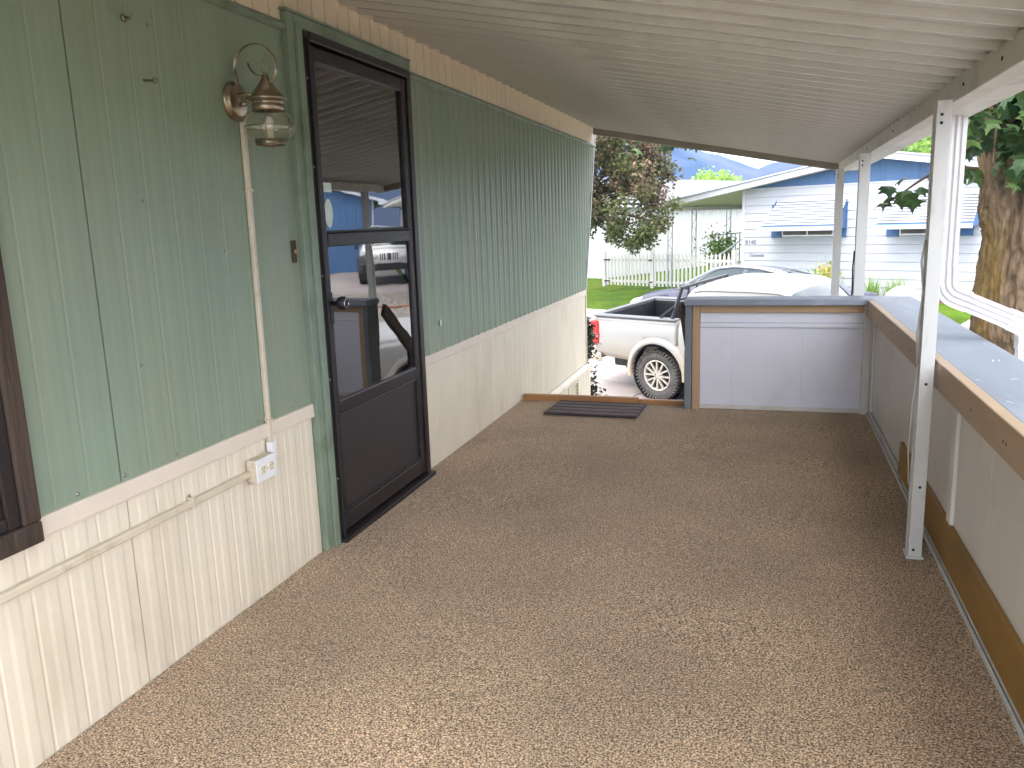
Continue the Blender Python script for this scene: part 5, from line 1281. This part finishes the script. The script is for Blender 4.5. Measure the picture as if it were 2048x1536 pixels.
def leafy_tree(name, label, base, h, trunk_r, clumps, nleaf, size, mat, seed, tintf=None, spread=.3, trunk=True, group=None, shape='oval'):
    rr = random.Random(seed); t = thing(name, label, 'tree', base, group=group); mb = MB()
    limb(mb, [(0, 0, 0), (.04, 0, h*.25), (-.03, .03, h*.45), (0, 0, h*.62)], trunk_r, trunk_r*.6, 16, .1)
    pts = []
    for c, s, w in clumps:
        c = Vector(c)
        if rr.random() < .6: limb(mb, [(0, 0, h*rr.uniform(.35, .55)), c*.5+Vector((0, 0, h*.28)), c], trunk_r*.35, trunk_r*.08, 7, 0)
        n = int(nleaf*w)
        for _ in range(n):
            d = Vector((rr.gauss(0, 1), rr.gauss(0, 1), rr.gauss(0, 1))); d = d.normalized()*(rr.random()**.45); pts.append(c+Vector((d.x*s, d.y*s, d.z*s*.8)))
    mb.build('trunk', M['twig'], t)
    leaves(pts, size, 'crown', mat, t, shape, rr, tintf)
    return t
# purple-green plum tree across the street
def plum():
    rr = random.Random(41); cl = []
    for _ in range(95):
        th = rr.uniform(0, 6.283); u = rr.uniform(-1, 1); r = (rr.random()**.4)
        v = Vector((math.sqrt(1-u*u)*math.cos(th)*1.85*r, math.sqrt(1-u*u)*math.sin(th)*1.85*r, 3.35+u*1.75*r))
        cl.append((v, rr.uniform(.26, .46), 1))
    # drooping lower boughs
    for c in [(1.05, -.6, 1.75), (1.2, -.5, 1.6), (.9, -.7, 1.55), (.75, -.5, 1.5), (1.45, -.4, 2.0), (1.3, -.7, 1.85), (.3, -.6, 1.65), (.1, -.5, 1.75), (1.75, -.3, 2.4), (.5, -.9, 1.9)]:
        cl.append((Vector(c), .28, .8))
    base = SP(-13.6, 17.9, gz(17.9))
    cl2 = [(EV*(c.x+2.15)+NV*c.y+Vector((0, 0, c.z)), s, w) for c, s, w in cl]
    cl2 += [(EV*(c.x+.1)+NV*c.y+Vector((0, 0, c.z+.2)), s, w) for c, s, w in cl[::3]]
    def tf(p, r): return max(0, min(1, .10+.28*r.random()+.16*(p.z-2.6)+.40*(noise.noise(p*1.3))))  # tint rises with height, so the painted lit tones gather near the top
    leafy_tree('plum_tree', 'purple and green leafed tree at the corner of the mobile home', base, 4.6, .11, cl2, 190, .105, M['leaf_purple'], 42, tf)
plum()
def ball(rr, R_, h, n, cz):
    out = []
    for _ in range(n):
        th = rr.uniform(0, 6.283); u = rr.uniform(-1, 1); r = rr.random()**.4
        out.append((Vector((math.sqrt(1-u*u)*math.cos(th)*R_*r, math.sqrt(1-u*u)*math.sin(th)*R_*r, cz+u*h*r)), R_*rr.uniform(.18, .30), 1))
    return out
r_ = random.Random(55)
leafy_tree('lime_tree', 'bright yellow-green tree behind the right end of the white house roof', SP(-17.2, 52.5, -.4), 7, .22, ball(r_, 3.6, 2.4, 60, 4.4), 90, .26, M['leaf_lime'], 56)
leafy_tree('lime_tree', 'distant light green tree below the blue mountain', SP(-37.8, 63.5, -.3), 6, .25, ball(r_, 3.8, 1.9, 70, 3.5), 80, .32, M['leaf_lime'], 57)
leafy_tree('shade_tree', 'green tree above the blue mobile home, seen in the door glass', SP(5.0, 44, -.4), 8, .25, ball(r_, 4.2, 3.2, 60, 5.6), 80, .3, M['leaf_green'], 58)
leafy_tree('shade_tree', 'round green tree far behind the white fence', SP(14, 40, -.4), 7, .25, ball(r_, 4.0, 3.0, 50, 4.6), 80, .3, M['leaf_green'], 59)
# evergreen shrub at our home's corner
es = thing('corner_shrub', 'narrow dark evergreen shrub at the end corner of the mobile home', 'shrub', (-.16, 8.98, -1.47))
pts = []
for _ in range(2600):
    z = r_.uniform(.15, 1.8); w = .085*(1.2-z/2.4); pts.append(Vector((r_.gauss(0, w)+.05+.03*math.sin(z*9), r_.gauss(0, w), z)))
leaves(pts, .055, 'crown', M['leaf_shrub'], es, 'oval', r_)
MB().tube([(0, 0, 0), (.02, 0, .8), (.03, .0, 1.6)], [.025, .018, .008], 8).build('trunk', M['twig'], es)

# unseen concrete pad added beside the porch to bounce light up under its roof
pd_ = MB(); pd_.add([(2.78, -9, -1.485), (9, -9, -1.485), (9, 5.4, -1.475), (2.78, 5.4, -1.475)], [(0, 1, 2, 3)])
tag(pd_.build('bounce_pad', M['concrete']), kind='structure')

# ------------------------------------------------------------------ the air towards the mountains
hz = bpy.data.materials.new('haze'); hz.use_nodes = True; hn = hz.node_tree; hn.nodes.remove(hn.nodes['Principled BSDF'])
pv = hn.nodes.new('ShaderNodeVolumePrincipled'); pv.inputs['Color'].default_value = (.12, .38, 1.0, 1); pv.inputs['Density'].default_value = .00044; pv.inputs['Anisotropy'].default_value = 0
hn.links.new(pv.outputs['Volume'], hn.nodes['Material Output'].inputs['Volume'])
hb_ = MB().box(-1300, 1300, -1300, 1300, -3.2, 128).build('haze', hz); tag(hb_, 'pale blue haze in the air towards the mountains', 'haze', kind='stuff')
